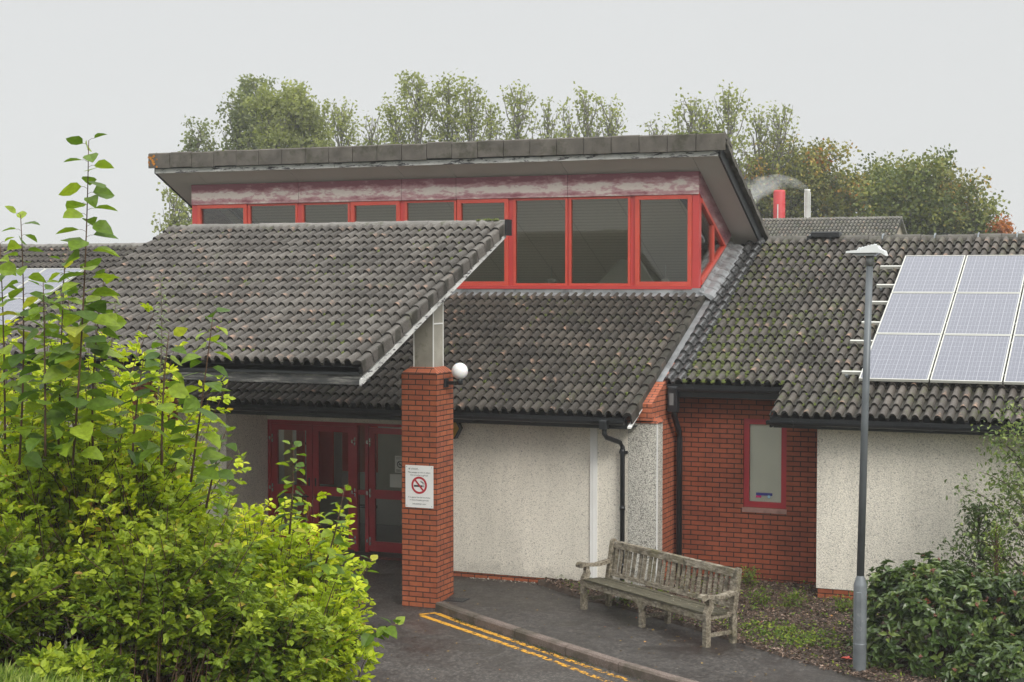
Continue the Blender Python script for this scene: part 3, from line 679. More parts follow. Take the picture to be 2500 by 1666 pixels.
# cheek (right-hand side of the clerestory)
bot = lambda y: SILL + (y - WY) * TAN
top = lambda y: PT - (y - WY) * SS
YA = WY + (FT - SILL) / (TAN + SS)
mb = MB(); mb.prism([(WY + .0, FT + .004), (WY, PT), (7.1, top(7.1)), (7.1, top(7.1) - .02), (YA + .17, bot(YA + .17)), (YA, bot(YA))], 'X', XR - .08, XR + .012)
mb.build('weathered_panel', M['faded_cheek'], B)
fr = MB(); t = .055
fr.prism([(WY + .12, bot(WY + .12)), (YA, bot(YA)), (YA - .09, bot(YA) + .01), (WY + .12, bot(WY + .12) + .09)], 'X', XR - .06, XR + .02)
fr.prism([(WY + .12, FT - .12 * SS), (YA, bot(YA) + .002), (YA - .12, bot(YA) - .0), (WY + .12, FT - .12 * SS - .075)], 'X', XR - .06, XR + .018)
fr.prism([(5.93, bot(5.93) + .05), (5.99, bot(5.99) + .05), (5.99, FT - (5.99 - WY) * SS - .03), (5.93, FT - (5.93 - WY) * SS - .03)], 'X', XR - .05, XR + .014)
fo = fr.build('window', M['red_frame'], B)
g_ = MB(); g_.prism([(WY + .12, bot(WY + .12) + .07), (YA - .1, bot(YA)), (WY + .12, FT - .12 * SS - .06)], 'X', XR - .03, XR - .02); g_.build('pane', M['glass'], fo)
# left cheek
mb = MB(); mb.prism([(WY + .12, bot(WY)), (7.5, bot(7.5)), (7.4, top(7.4)), (WY + .12, top(WY + .12))], 'X', XL, XL + .08); mb.build('side_panel', M['faded_cheek'], B)
# upper roof: soffit, body, edge boards, cap tiles
UF = 4.66; UB = 10.4; UX0, UX1 = -8.12, 2.84
mb = MB()
sj = [UX0, -7.25, -5.25, -3.05, -2.04, .07, 2.40, UX1]
for a, b in zip(sj[:-1], sj[1:]):
    mb.prism([(UF, top(UF)), (UB, top(UB)), (UB, top(UB) + .02), (UF, top(UF) + .02)], 'X', a + .005, b - .005)
mb.build('soffit', M['soffit'], B)
mb = MB(); mb.prism([(UF + .01, top(UF) + .022), (UB, top(UB) + .022), (UB, top(UB) + .30), (UF + .01, top(UF) + .30)], 'X', UX0 + .0, UX1 - .0); mb.build('roof_body', M['black_board'], B)
mb = MB(); xs_ = [UX0 - .0, -6.2, -4.25, -3.1, -1.5, -.3, .9, 1.6, 2.05, UX1]
for a, b in zip(xs_[:-1], xs_[1:]): mb.box(a + .003, b - .003, UF - .022 + rng.uniform(-.004, .004), UF + .008, top(UF) - .012, top(UF) + .07)
mb.build('fascia_board', M['flaking_board'], B)
mb = MB(); mb.box(UX0, UX1, UF - .012, UF + .006, top(UF) + .072, top(UF) + .12); mb.build('fascia_board', M['black_board'], B)
n = 23; x0_, x1_ = UX0 - .1, UX1 + .14; wd = (x1_ - x0_) / n; zt = top(UF) + .082
mb = MB()
for i in range(n):
    a = x0_ + i * wd; dz = rng.normal(0, .006); dy = rng.normal(0, .006)
    mb.prism([(UF - .10 + dy, zt + dz), (UF - .055 + dy, zt + dz), (UF - .055, zt + .2), (UF + .36, zt + .07), (UF + .36, zt + .12), (UF - .07 + dy, zt + .285 + dz), (UF - .10 + dy, zt + .265 + dz)], 'X', a + .006, a + wd - .006, rng.random())
mb.build('cap_tiles', M['concrete_cap'], B)
for xa, xb in ((UX1 - .02, UX1 + .12), (UX0 - .09, UX0 + .02)):   # roof tile edge along the right verge + left verge
    vt = MB(); yy = UF + .05; i = 0
    while yy < UB - .3:
        z0 = top(yy) + .19; z1 = top(yy + .31) + .175
        vt.prism([(yy, z0 + .015), (yy + .33, z1 - .005), (yy + .33, z1 + .06), (yy, z0 + .13 + rng.normal(0, .006))], 'X', xa, xb + rng.normal(0, .004)); yy += .305
    vt.build('verge_tile', M['concrete_cap'], B)
for xx in (UX1 + .0, UX0 - .035):
    mb = MB(); mb.prism([(UF, top(UF) - .01), (UB, top(UB) - .01), (UB, top(UB) + .20), (UF, top(UF) + .20)], 'X', xx, xx + .035); mb.build('barge_board', M['black_board'], B)
plain('lichen', (.40, .16, .02), .9, .4, 12)
cm = MB()
for _ in range(16):
    x = UX0 - .09 + abs(rng.normal(0, .13)); zz = zt + rng.uniform(.01, .24); r_ = rng.uniform(.012, .035)
    cm.add([(x + r_ * math.cos(k * .9) * rng.uniform(.6, 1.2), UF - .119 - .004 * rng.random(), zz + r_ * math.sin(k * .9) * rng.uniform(.6, 1.2)) for k in range(7)], [list(range(7))])
tag(cm.build('lichen', M['lichen'], B), kind='stuff')
cm = MB()
for _ in range(260):
    x = rng.uniform(UX0, UX1) if rng.random() < .45 else UX1 + .1 - abs(rng.normal(0, .35)); zz = zt + .27 + rng.normal(0, .012); r_ = rng.uniform(.012, .03)
    cm.lathe([(r_, -.01), (r_ * .8, r_ * .5), (0.001, r_ * .8)], (x, UF - .06 + rng.uniform(-.02, .05), zz), 6)
tag(cm.build('moss', M['moss'], B), kind='stuff')
# inside the clerestory
mb = MB(); mb.prism([(WY + .12, top(WY + .12) - .03), (9.9, top(9.9) - .03), (9.9, top(9.9) - .06), (WY + .12, top(WY + .12) - .06)], 'X', XL + .1, XR - .1); mb.build('ceiling', M['boarded_ceiling'], B)
mb = MB(); mb.box(XL + .05, XL + .1, 7.5, 10, 1.0, 5.3); mb.build('inner_wall', M['lobby_grey'], B)
mb = MB(); mb.box(XL + .1, XR - .1, 5.6, 11.5, 4.02, 4.07); mb.build('bounce_floor', M['white_trim'], B)  # unseen pale slab added to bounce daylight up onto the ceiling
mb = MB(); mb.bar((1.95, WY + .3, top(WY + .3) - .14), (2.25, 8.6, top(8.6) - .12), .09, .12); mb.build('rafter', M['black_board'], B); mb = MB(); mb.bar((-7.1, WY + .3, top(WY + .3) - .14), (-6.9, 8.6, top(8.6) - .12), .09, .12); mb.build('rafter', M['black_board'], B)
mb = MB(); mb.add([(-.2, 6.5, 4.35), (1.35, 6.5, 4.35), (.75, 7.0, 5.10), (.35, 7.0, 5.10), (1.35, 7.6, 4.35), (-.2, 7.6, 4.35)], [(0, 1, 2, 3), (1, 4, 2), (5, 0, 3)]); mb.build('vent_hood', M['lobby_grey'], B)
for px, py in ((-.75, 6.4), (1.35, 6.6)):
    mb = MB(); mb.lathe([(.005, 0), (.06, .01), (.085, .05), (.08, .10), (.03, .115), (.006, .12), (.006, .35)], (px, py, 4.63), 14); mb.build('pendant_light', M['lobby_grey'], B)

# walls
P0 = .10
mb = MB(); mb.box(-1.25, 2.73, 1.80, 2.05, .20, 2.60); mb.build('pebbledash_wall', M['pebbledash'], B)
mb = MB(); mb.box(-1.25, 2.72, 1.812, 2.04, -.02, .198); mb.build('brick_plinth', M['brick_pillar'], B, (0, -.02))
mb = MB(); mb.box(2.28, 2.734, 1.795, 2.053, .19, 2.62); mb.build('pebbledash_wall', M['pebbledash_stained'], B)['label'] = 'coarse stained end of the pebbledash wall under a brick cap'
mb = MB(); mb.box(2.722, 2.740, 1.788, 1.802, .19, 2.62); mb.build('corner_bead', M['white_trim'], B)
mb = MB(); c_ = [(2.24, 1.77), (2.76, 1.77), (2.76, 2.08), (2.24, 2.08)]
mb.add([(2.24, 1.775, 2.622), (2.755, 1.775, 2.622), (2.755, 2.075, 2.622), (2.24, 2.075, 2.622), (2.24, 1.88, 2.72), (2.66, 1.88, 2.72), (2.66, 2.075, 2.72), (2.24, 2.075, 2.72)], [(3, 2, 1, 0), (4, 5, 6, 7), (0, 1, 5, 4), (1, 2, 6, 5), (2, 3, 7, 6), (3, 0, 4, 7)])
mb.build('brick_cap', M['brick_gable'], B)
ug = lambda y: MZ - .05 + (y - MY) * TAN
mb = MB(); mb.prism([(2.055, -.02), (2.98, -.02), (2.98, ug(2.98)), (1.75, ug(1.75)), (1.75, 2.66), (2.055, 2.66)], 'X', 2.42, 2.66); mb.build('gable_wall', M['brick_gable'], B)
mb = MB(); mb.box(2.655, 2.672, 2.02, 2.16, 1.30, 1.68); mb.build('side_window', M['window_red'], B)
# recess wall with window hole
mb = MB(); wy0, wy1 = 2.90, 3.15; a, b, z0, z1 = 3.74, 4.40, 1.30, 2.64
mb.box(2.662, a, wy0, wy1, -.02, 3.3); mb.box(b, 5.30, wy0, wy1, -.02, 3.3); mb.box(a, b, wy0 + .0, wy1, -.02, z0); mb.box(a, b, wy0, wy1, z1, 3.3)
mb.build('brick_wall', M['brick_wall'], B)
mb = MB(); mb.box(a - .01, b + .01, wy0 - .012, wy0 + .05, z0 - .075, z0 - .002); plain('sill_pale', (.30, .17, .14), .85, .25, 8); mb.build('sill', M['sill_pale'], B)
f = MB(); t = .085
f.box(a, a + t, wy0 + .03, wy0 + .10, z0, z1); f.box(b - t, b, wy0 + .03, wy0 + .10, z0, z1); f.box(a + t, b - t, wy0 + .032, wy0 + .10, z0, z0 + t); f.box(a + t, b - t, wy0 + .032, wy0 + .10, z1 - t, z1)
wo = f.build('window', M['window_red'], B)
g_ = MB(); g_.box(a + t, b - t, wy0 + .065, wy0 + .07, z0 + t, z1 - t); g_.build('pane', M['blind_glass'], wo)
g_ = MB(); g_.box(a + t, b - t, wy0 + .074, wy0 + .08, z0 + t, z1 - t); g_.build('blind', M['blind'], wo)
g_ = MB(); cx = a + t + .10; zc = z0 + t + .07
g_.box(cx, cx + .25, wy0 + .058, wy0 + .062, zc + .025, zc + .065, 0, 0); g_.box(cx, cx + .08, wy0 + .058, wy0 + .062, zc - .01, zc + .022, 0, 1)
g_.lathe([(.0, 0)], (0, 0, 0), 3) if False else None
g_.prism([(cx + .2 + .025 * math.cos(i * math.pi / 6), zc + .01 + .025 * math.sin(i * math.pi / 6)) for i in range(12)], 'Y', wy0 + .054, wy0 + .057, 0, 2)
g_.build('sticker', [M['sticker_blue'], M['sticker_pink'], M['sticker_pale']], wo)
# right wing front wall and plinth
mb = MB(); mb.box(5.05, 11, 2.0, 2.25, .33, 2.62); mb.build('pebbledash_wall', M['pebbledash'], B)
mb = MB(); mb.box(5.07, 11, 2.012, 2.24, -.02, .328); mb.box(5.062, 5.30, 2.26, 2.895, -.02, 2.6); mb.build('brick_plinth', M['brick_pillar'], B, (0, .045))
# left wing walls and the gable ends
mb = MB(); mb.box(-16.3, -7.02, 2.0, 2.25, .33, 2.85); mb.build('pebbledash_wall', M['pebbledash'], B)
mb = MB(); mb.box(-16.28, -7.02, 2.012, 2.24, -.06, .328); mb.build('brick_plinth', M['brick_pillar'], B)
for xa in (-16.3, 10.75):
    mb = MB(); mb.prism([(2.26, -.06), (12.9, -.06), (12.9, 2.7), (ridgeY, ridgeZ - .12), (2.26, RZ - .14 + (2.26 - RE) * TAN)], 'X', xa, xa + .24); mb.build('gable_wall', M['brick_wall'], B)
for xa, xb in ((-16.5, -7.7), (2.95, 11.05)):
    mb = MB(); mb.prism([(ridgeY, ridgeZ - .02), (13.3, ridgeZ - .02 - (13.3 - ridgeY) * TAN), (13.3, ridgeZ - .10 - (13.3 - ridgeY) * TAN), (ridgeY, ridgeZ - .10)], 'X', xa, xb); mb.build('rear_roof', M['ridge_dark'], B)
mb = MB(); mb.box(-16.5, -7.2, RE + .06, RE + .08, RZ - .15, RZ - .03); mb.box(-16.5, -7.2, RE + .08, 2.0, RZ - .15, RZ - .135); mb.build('fascia_board', M['black_board'], B)
# eaves: boards and gutters
mb = MB()
mb.box(-7.0, 2.42, MY + .08, MY + .10, MZ - .17, MZ - .03); mb.box(-7.0, 2.42, MY + .10, 1.8, MZ - .17, MZ - .15)
mb.box(4.5, 11, RE + .06, RE + .08, RZ - .15, RZ - .03); 
ry = RE + stp * CS; rz = RZ + stp * SN
mb.box(2.665, 4.44, ry + .06, ry + .08, rz - .20, rz - .03); mb.box(2.665, 4.44, ry + .08, 2.9, rz - .20, rz - .18)
mb.box(4.44, 4.47, RE + .06, 2.9, RZ - .15, RZ + .0)
mb.build('fascia_board', M['black_board'], B)
mb = MB(); mb.box(4.48, 11, RE + .08, 2.0, RZ - .15, RZ - .135); mb.build('soffit', M['soffit'], B)
gutter(B, -16.5, -7.25, RE - .005, RZ - .045); gutter(B, -7.0, 2.40, MY - .005, MZ - .045); gutter(B, 4.42, 11, RE - .005, RZ - .045); gutter(B, 2.72, 4.40, ry - .005, rz - .05)
mb = MB(); gx = 2.10
mb.box(gx - .06, gx + .06, MY - .075, MY + .06, MZ - .17, MZ - .04, ch=.01)
mb.tube([(gx, MY, MZ - .15), (gx, MY, MZ - .24), (gx + .02, MY + .05, MZ - .30), (2.20, 1.66, MZ - .40), (2.22, 1.72, MZ - .47), (2.22, 1.72, .25)], .036, 10)
for z_ in (2.2, 1.35, .5): mb.tube([(2.22, 1.72, z_ - .03), (2.22, 1.72, z_ + .03)], .043, 10)
mb.box(2.16, 2.28, 1.74, 1.8, 2.16, 2.2); mb.build('downpipe', M['black_plastic'], B)
mb = MB(); mb.box(2.70, 2.85, ry - .07, ry + .08, rz - .42, rz - .04, ch=.01)
mb.tube([(2.77, ry, rz - .35), (2.77, ry + .05, rz - .48), (2.76, 2.80, rz - .75), (2.76, 2.83, rz - .85), (2.76, 2.83, .2)], .045, 10)
mb.build('downpipe', M['black_plastic'], B)
mb = MB(); mb.box(2.735, 2.80, ry - .074, ry - .07, rz - .32, rz - .14); mb.build('hopper_label', M['lens_grey'], B)
mb = MB(); mb.box(1.69, 1.80, 1.772, 1.80, .20, 2.56); mb.box(1.735, 1.755, 1.766, 1.772, .20, 2.56); mb.build('white_duct', M['white_trim'], B)

# entrance recess
DY = 3.10
mb = MB(); mb.box(-4.92, -4.725, 1.80, DY + .1, -.02, 2.60); mb.box(-7.0, -4.92, 1.80, 2.05, -.02, 2.60); mb.box(-4.725, -1.25, DY - .03, DY + .15, 2.32, 2.60); mb.box(-1.35, -1.25, 2.05, DY, 0, 2.6)
mb.build('pebbledash_wall', M['pebbledash'], B)
mb = MB(); mb.box(-4.72, -1.255, 1.80, DY - .03, 2.56, 2.59); mb.build('porch_ceiling', M['soffit'], B)
mb = MB()
zb, zt_ = .135, 2.32
for xx0, xx1 in ((-4.72, -4.66), (-3.03, -2.97), (-2.82, -2.76), (-1.40, -1.35)): mb.box(xx0, xx1, DY - .02, DY + .08, zb, zt_)
mb.box(-4.66, -3.03, DY - .015, DY + .08, zt_ - .07, zt_); mb.box(-2.97, -2.82, DY - .015, DY + .08, zt_ - .04, zt_); mb.box(-2.76, -1.40, DY - .015, DY + .08, zt_ - .05, zt_)
mb.build('door_frame', M['door_red'], B)
def door(xa, xb, hinge):
    z0, z1 = zb + .02, zt_ - .075; y0, y1 = DY + .0, DY + .055; st = .11
    d = MB(); d.box(xa, xa + st, y0, y1, z0, z1); d.box(xb - st, xb, y0, y1, z0, z1)
    for p, q_ in ((z0, z0 + .17), (1.05, 1.20), (z1 - .10, z1)): d.box(xa + st, xb - st, y0 + .002, y1, p, q_)
    o_ = d.build('door', M['door_red'], B)
    g_ = MB()
    for p, q_ in ((z0 + .17, 1.05), (1.20, z1 - .10)): g_.box(xa + st, xb - st, y0 + .025, y0 + .032, p, q_)
    g_.build('pane', M['door_glass'], o_)
    hx = xa if hinge < 0 else xb
    for zz in (2.0, 1.14, .33):
        h = MB()
        h.box(hx - .045, hx - .01, y0 - .022, y0 - .002, zz - .03, zz + .03); h.box(hx + .012, hx + .04, y0 - .022, y0 - .002, zz - .07, zz - .01); h.box(hx + .012, hx + .04, y0 - .022, y0 - .002, zz + .01, zz + .07)
        h.build('hinge', M['chrome'], o_)
    h = MB(); hx = xb - .055 if hinge < 0 else xa + .055
    h.box(hx - .014, hx + .014, y0 - .006, y0 - .001, 1.2, 1.34); h.bar((hx, y0 - .03, 1.02), (hx + .12 * (-1 if hinge < 0 else 1), y0 - .03, 1.02), .02, .02); h.build('handle', M['chrome'] if hinge > 2 else M['black_plastic'], o_)
    return o_
door(-4.655, -3.855, -1); d2 = door(-3.84, -3.04, 1); d3 = door(-2.755, -1.955, -1); door(-1.94, -1.405, 1)
mb = MB(); mb.box(-2.968, -2.822, DY + .03, DY + .037, zb, 1.10); mb.box(-2.968, -2.822, DY + .03, DY + .037, 1.18, zt_ - .04); mb.build('side_light', M['door_glass'], B)
mb = MB(); mb.box(-2.968, -2.822, DY + .01, DY + .05, 1.10, 1.18); mb.build('transom', M['door_red'], B)
# lobby behind the doors
mb = MB(); mb.box(-4.9, -1.2, 6.0, 6.1, 0, 2.7); mb.box(-4.98, -4.90, DY + .15, 6, 0, 2.7); mb.box(-1.2, -1.1, DY + .15, 6, 0, 2.7); mb.build('inner_wall', M['lobby_grey'], B)
mb = MB(); mb.box(-4.9, -1.2, DY + .16, 6.1, .08, .11); mb.box(-4.9, -1.2, DY + .16, 6.1, 2.62, 2.7); mb.build('lobby_floor', M['room_dark'], B)
mb = MB(); mb.box(-4.35, -4.2, 3.42, 3.46, .12, 2.3); mb.box(-3.95, -3.62, 3.40, 3.44, 1.2, 2.3); mb.box(-3.42, -2.75, 3.38, 3.42, 1.45, 2.3); mb.box(-2.25, -1.8, 3.5, 3.54, 1.5, 2.3); mb.build('lobby_panel', M['lobby_red'], B)
mb = MB(); mb.box(-4.56, -4.40, 3.36, 3.38, 1.1, 2.2); mb.box(-4.56, -4.42, 3.36, 3.38, .15, 1.05); mb.build('lobby_panel', M['lobby_tan'], B)
mb = MB(); mb.box(-4.64, -4.30, 3.68, 3.74, 1.83, 1.87); mb.box(-4.64, -4.30, 3.68, 3.74, 1.45, 1.49); mb.box(-3.7, -3.2, 4.2, 4.25, .7, .75); mb.build('shelf', M['black_board'], B)

q = NT('lobby_lamp'); q.b.inputs['Emission Color'].default_value = (1, .93, .82, 1); q.b.inputs['Emission Strength'].default_value = 3.2; M['lobby_lamp'] = q.m
for x_ in (-4.1, -2.4):
    mb = MB(); mb.box(x_ - .5, x_ + .5, 3.9, 4.2, 2.58, 2.61); mb.build('lobby_lamp', M['lobby_lamp'], B)
# ------------------------------------------------------------ notices
def put(o, **kw): return tag(o, **kw)
ns = thing('door_notice', 'small white no smoking notice stuck high on the red door behind the pillar', 'notice', (-2.16, DY - .004, 1.65))
mb = MB(); mb.box(-.10, .10, -.004, .02, -.14, .14); mb.build('sheet', M['paper'], ns)
mb = MB()
def ring(mb, cx, cz, r0, r1, y, yb, n=32, m=0):
    vs = [(cx + r * math.cos(2 * math.pi * k / n), y, cz + r * math.sin(2 * math.pi * k / n)) for r in (r0, r1) for k in range(n)]
    mb.add(vs, [(k, (k + 1) % n, n + (k + 1) % n, n + k) for k in range(n)], 0, m)
ring(mb, 0, 0, .045, .06, -.006, 0); mb.obb((0, -.006, 0), (.7, 0, -.7), (0, 1, 0), (.7, 0, .7), .055, .0005, .006); mb.obb((0, -.0055, -.005), (1, 0, 0), (0, 1, 0), (0, 0, 1), .03, .0005, .006)
for zz in (.11, .09, -.09, -.105, -.12): mb.box(-.075, .075, -.0055, -.005, zz - .003, zz + .003)
mb.build('symbol', M['ink'], ns)
np2 = thing('paper_notice', 'blank white sheet of paper stuck on the red door below the small notice', 'notice', (-2.2, DY - .004, 1.37))
mb = MB(); mb.box(-.155, .155, -.004, .02, -.11, .11); mb.build('sheet', M['paper'], np2)
hx = thing('alarm_box', 'yellow hexagonal box under the eaves behind the brick pillar', 'alarm box', (-.60, 1.72, 2.44))
hexp = lambda r: [(r * math.cos(math.pi / 3 * k), r * math.sin(math.pi / 3 * k)) for k in range(6)]
mb = MB(); mb.prism(hexp(.19), 'Y', -.02, .08); mb.build('housing', M['black_plastic'], hx); mb = MB(); mb.prism(hexp(.165), 'Y', -.03, -.021); mb.build('cover', M['yellow_plastic'], hx)

# ------------------------------------------------------------ entrance canopy with its two pillars
CN = thing('entrance_canopy', 'big sloping tiled porch roof on brick pillars in front of the red doors', 'canopy')
CP = 22.5; ct = math.tan(R(CP)); cs2, sn2 = math.cos(R(CP)), math.sin(R(CP)); CE, CZ = -2.50, 3.62; CX0, CX1 = -6.05, .02; CLn = (2.2 - CE) / cs2
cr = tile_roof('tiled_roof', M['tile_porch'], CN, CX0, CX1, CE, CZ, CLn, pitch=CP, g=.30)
moss_on('moss', cr, CX0, CX1, CE, CZ, CLn, 420, pitch=CP, g=.30)
verge(CN, .15, CE, CZ, CLn, 'tile_porch', pitch=CP, g=.30)
underlay(CN, (CX0 + .02, CX1 + .06), CE, CZ, CLn, pitch=CP, th=.10)
rdY, rdZ = CE + CLn * cs2, CZ + CLn * sn2
ridge_run('ridge_tiles', 'ridge_tile', CN, CX0 - .02, .16, rdY + .02, rdZ + .0, rad=.115)
mb = MB(); mb.box(.155, .18, rdY - .08, rdY + .14, rdZ - .15, rdZ + .10); mb.build('ridge_end', M['black_board'], CN)
mb = MB()
for _ in range(45):
    x = rng.choice([rng.uniform(-.35, .12), CX0 + abs(rng.normal(0, .25))]); r_ = rng.uniform(.015, .035)
    mb.lathe([(r_, -.01), (r_ * .8, r_ * .5), (0.001, r_ * .8)], (x, rdY + rng.uniform(-.06, .06), rdZ + .095), 6)
tag(mb.build('moss', M['moss'], CN), kind='stuff')
mb = MB(); mb.box(CX0, .10, CE + .06, CE + .10, CZ - .235, CZ - .075); mb.build('fascia_board', M['grey_board'], CN)
mb = MB(); mb.box(CX0, .13, CE + .03, CE + .11, CZ - .072, CZ - .005); mb.box(CX0, .10, CE + .11, CE + .3, CZ - .21, CZ - .19); mb.build('eave_strip', M['black_board'], CN)
mb = MB(); o1 = -.10; mb.prism([(CE + .0, CZ - .16), (rdY + .02, CZ - .16 + (rdY - CE + .02) * ct + .04), (rdY + .02, CZ - .225 + (rdY - CE + .02) * ct + .04), (CE + .0, CZ - .245)], 'X', .102, .135)
mb.build('barge_board', M['flaking_board'], CN)
mb = MB(); mb.prism([(CE + .12, CZ - .125), (rdY, CZ - .125 + (rdY - CE - .12) * ct), (rdY, CZ - .15 + (rdY - CE - .12) * ct), (CE + .12, CZ - .15)], 'X', CX0 + .05, .10); mb.build('soffit', M['soffit'], CN)
mb = MB(); mb.box(CX0 + .3, -.12, .18, .38, 4.2, 4.52); mb.build('beam', M['column_grey'], CN)
def pillar(x0, h, full=True):
    b_ = MB(); b_.box(x0, x0 + .5625, 0, .5625, -.05, h); p = b_.build('pillar', M['brick_pillar'], CN, (-x0, .0))
    c = MB(); i_ = .095; e = .004
    v = [(x0 - e, -e, h), (x0 + .5625 + e, -e, h), (x0 + .5625 + e, .5625 + e, h), (x0 - e, .5625 + e, h), (x0 + i_, i_, h + .085), (x0 + .5625 - i_, i_, h + .085), (x0 + .5625 - i_, .5625 - i_, h + .085), (x0 + i_, .5625 - i_, h + .085)]
    c.add(v, [(4, 5, 6, 7), (0, 1, 5, 4), (1, 2, 6, 5), (2, 3, 7, 6), (3, 0, 4, 7), (3, 2, 1, 0)]); c.build('brick_cap', M['brick_gable'], p)
    k_ = MB(); a_, b2 = x0 + .145, x0 + .455; k_.box(a_, b2, .115, .44, h + .085, h + 1.25 if full else h + .9); kk = k_.build('column', M['column_grey'], p)
    t_ = MB()
    for xx, yy in ((b2, .115), (b2, .44), (a_, .115)): t_.box(xx - .007, xx + .007, yy - .007, yy + .007, h + .086, h + (1.25 if full else .9))
    t_.box(b2 - .002, b2 + .009, .122, .433, h + .70, h + .72); t_.build('column_trim', M['white_trim'], p)
    return p
pillar(-.5625, 3.39); pillar(-5.375, 3.39)

# sign on the pillar
SG = thing('no_smoking_sign', 'white no smoking sign with a red ring on the brick pillar', 'sign', (-.275, -.006, 1.755))
mb = MB(); mb.box(-.222, .222, -.006, .004, -.305, .305, ch=.0); mb.build('panel', M['sign_white'], SG)
mb = MB(); ring(mb, 0, .02, .095, .125, -.0085, 0, 48); mb.obb((0, -.009, .02), (.66, 0, -.75), (0, 1, 0), (.75, 0, .66), .112, .0004, .0125); mb.build('red_ring', M['sign_red'], SG)
mb = MB(); mb.box(-.085, .055, -.0078, -.0070, -.005, .022); mb.box(.062, .068, -.0078, -.007, -.005, .022); mb.box(.074, .080, -.0078, -.007, -.005, .022)
for dx in (0, .018):
    pts = [(.018 + dx, .085), (.030 + dx, .066), (.050 + dx, .058), (.066 + dx, .034)]
    for (a1, b1), (a2, b2) in zip(pts[:-1], pts[1:]): mb.bar((a1, -.0074, b1), (a2, -.0074, b2), .0008, .007)
mb.box(-.17, -.150, -.0078, -.007, .252, .258); mb.box(-.163, -.157, -.0078, -.007, .240, .270)
mb.build('cigarette_symbol', M['ink'], SG)
def text(s_, x, z, size, parent, mat, y=-.0072, align='CENTER', name='lettering', loc=None):
    c = bpy.data.curves.new(name, 'FONT'); c.body = s_; c.size = size; c.align_x = align; c.extrude = .0002; c.materials.append(mat)
    t_ = bpy.data.objects.new('tmp', c); COL.objects.link(t_); bpy.context.view_layer.update()
    me = bpy.data.meshes.new_from_object(t_.evaluated_get(bpy.context.evaluated_depsgraph_get())); bpy.data.objects.remove(t_); bpy.data.curves.remove(c); me.name = name
    o_ = link_mesh(name, me, parent); o_.location = (x, y, z); o_.rotation_euler = (R(90), 0, 0); return o_
for s_, z_, sz in (('Mae ysmygu yn nhir yr ysbyty', .195, .030), ('hwn yn erbyn y gyfraith', .155, .030), ('It is against the law to smoke', -.165, .030), ('in these hospital grounds', -.205, .030), ('SMOKEFREE LAW', -.262, .028)): text(s_, 0, z_, sz, SG, M['ink'])
text('Bwrdd Iechyd Prifysgol', -.14, .258, .013, SG, M['ink'], align='LEFT'); text('University Health Board', -.14, .243, .013, SG, M['ink'], align='LEFT')
for x in (-.2, .2):
    for z in (-.28, .28): mb = MB(); mb.tube([(x, -.010, z), (x, -.005, z)], .006, 8); mb.build('screw', M['galvanised'], SG)

# globe light on the pillar side
GL = thing('globe_light', 'round white globe light on a black bracket at the top of the brick pillar', 'wall light', (0, .30, 3.25))
mb = MB(); mb.lathe([(.001, -.12)] + [(.12 * math.sin(math.pi * k / 16), -.12 * math.cos(math.pi * k / 16)) for k in range(1, 16)] + [(.001, .12)], (.235, -.02, .17), 28); mb.build('globe', M['globe'], GL)
mb = MB(); mb.box(.001, .03, -.07, .05, -.07, .06, ch=.005); mb.box(.03, .26, -.035, .0, -.03, .02); mb.lathe([(.001, 0), (.045, 0), (.045, .09), (.03, .1), (.001, .1)], (.235, -.02, -.03), 16); mb.build('bracket', M['black_plastic'], GL)

# drain grate, pot, fallen leaf
DG = thing('drain_grate', 'square black drain grate in the path beside the pillar foot', 'drain', (.24, .16, .121))
mb = MB(); mb.box(-.15, .15, -.13, .13, 0, .006); mb.build('frame', M['rubber'], DG); mb = MB()
for i in range(8): mb.box(-.13 + i * .035, -.115 + i * .035, -.11, .11, .0062, .011)
mb.build('bars', M['black_plastic'], DG)
PT_ = thing('drain_pot', 'short open white pipe standing in the soil under the left end of the bench', 'pipe', (2.52, .72, .13))
mb = MB(); mb.lathe([(.055, 0), (.06, .10), (.066, .105), (.066, .125), (.055, .125), (.052, .01)], n=18); mb.build('pipe', M['white_trim'], PT_)

# ------------------------------------------------------------ solar panels
def solar(px, py, idx_lab, grp, x0, s0, n_=1, ph=1.472, pw=.972):
    o_ = thing('solar_panel', idx_lab, 'solar panel', (x0, RE + s0 * CS - .13 * SN, RZ + s0 * SN + .13 * CS), 0, grp)
    def sl_(mbx, a, b, c, d, h0, h1, r=0, m=0):
        q0 = len(mbx.v); mbx.box(a, b, c, d, h0, h1, r, m)
    f = MB(); t_ = .018
    f.box(0, pw, 0, t_, 0, .04); f.box(0, pw, ph - t_, ph, 0, .04); f.box(0, t_, t_, ph - t_, 0, .04); f.box(pw - t_, pw, t_, ph - t_, 0, .04)
    a = f.build('frame', M['frame_alu'], o_); g_ = MB(); g_.box(t_, pw - t_, t_, ph - t_, .005, .034); b_ = g_.build('cells', M['solar_cells'], o_)
    for z in (a, b_): z.rotation_euler = (R(24), 0, 0)
    return o_
rowsn = ['bottom', 'middle', 'top']; coln = ['left-hand', 'second', 'third', 'fourth']
for c in range(3):
    for r_ in range(3):
        if c == 2: lab = '%s panel of the column cut by the photo edge, right wing roof' % rowsn[r_]
        else: lab = '%s solar panel of the %s column on the right wing roof' % (rowsn[r_], coln[c])
        solar(0, 0, lab, 'solar panels on the right wing roof', 5.56 + c * .995, .93 + r_ * 1.49)
for c in range(3):
    for r_ in range(2):
        solar(0, 0, '%s solar panel, %s column, on the roof behind the bushes' % (['lower', 'upper'][r_], ['left', 'middle', 'right'][c]), 'solar panels on the left wing roof', -13.85 + c * .995, 2.0 + r_ * 1.49)
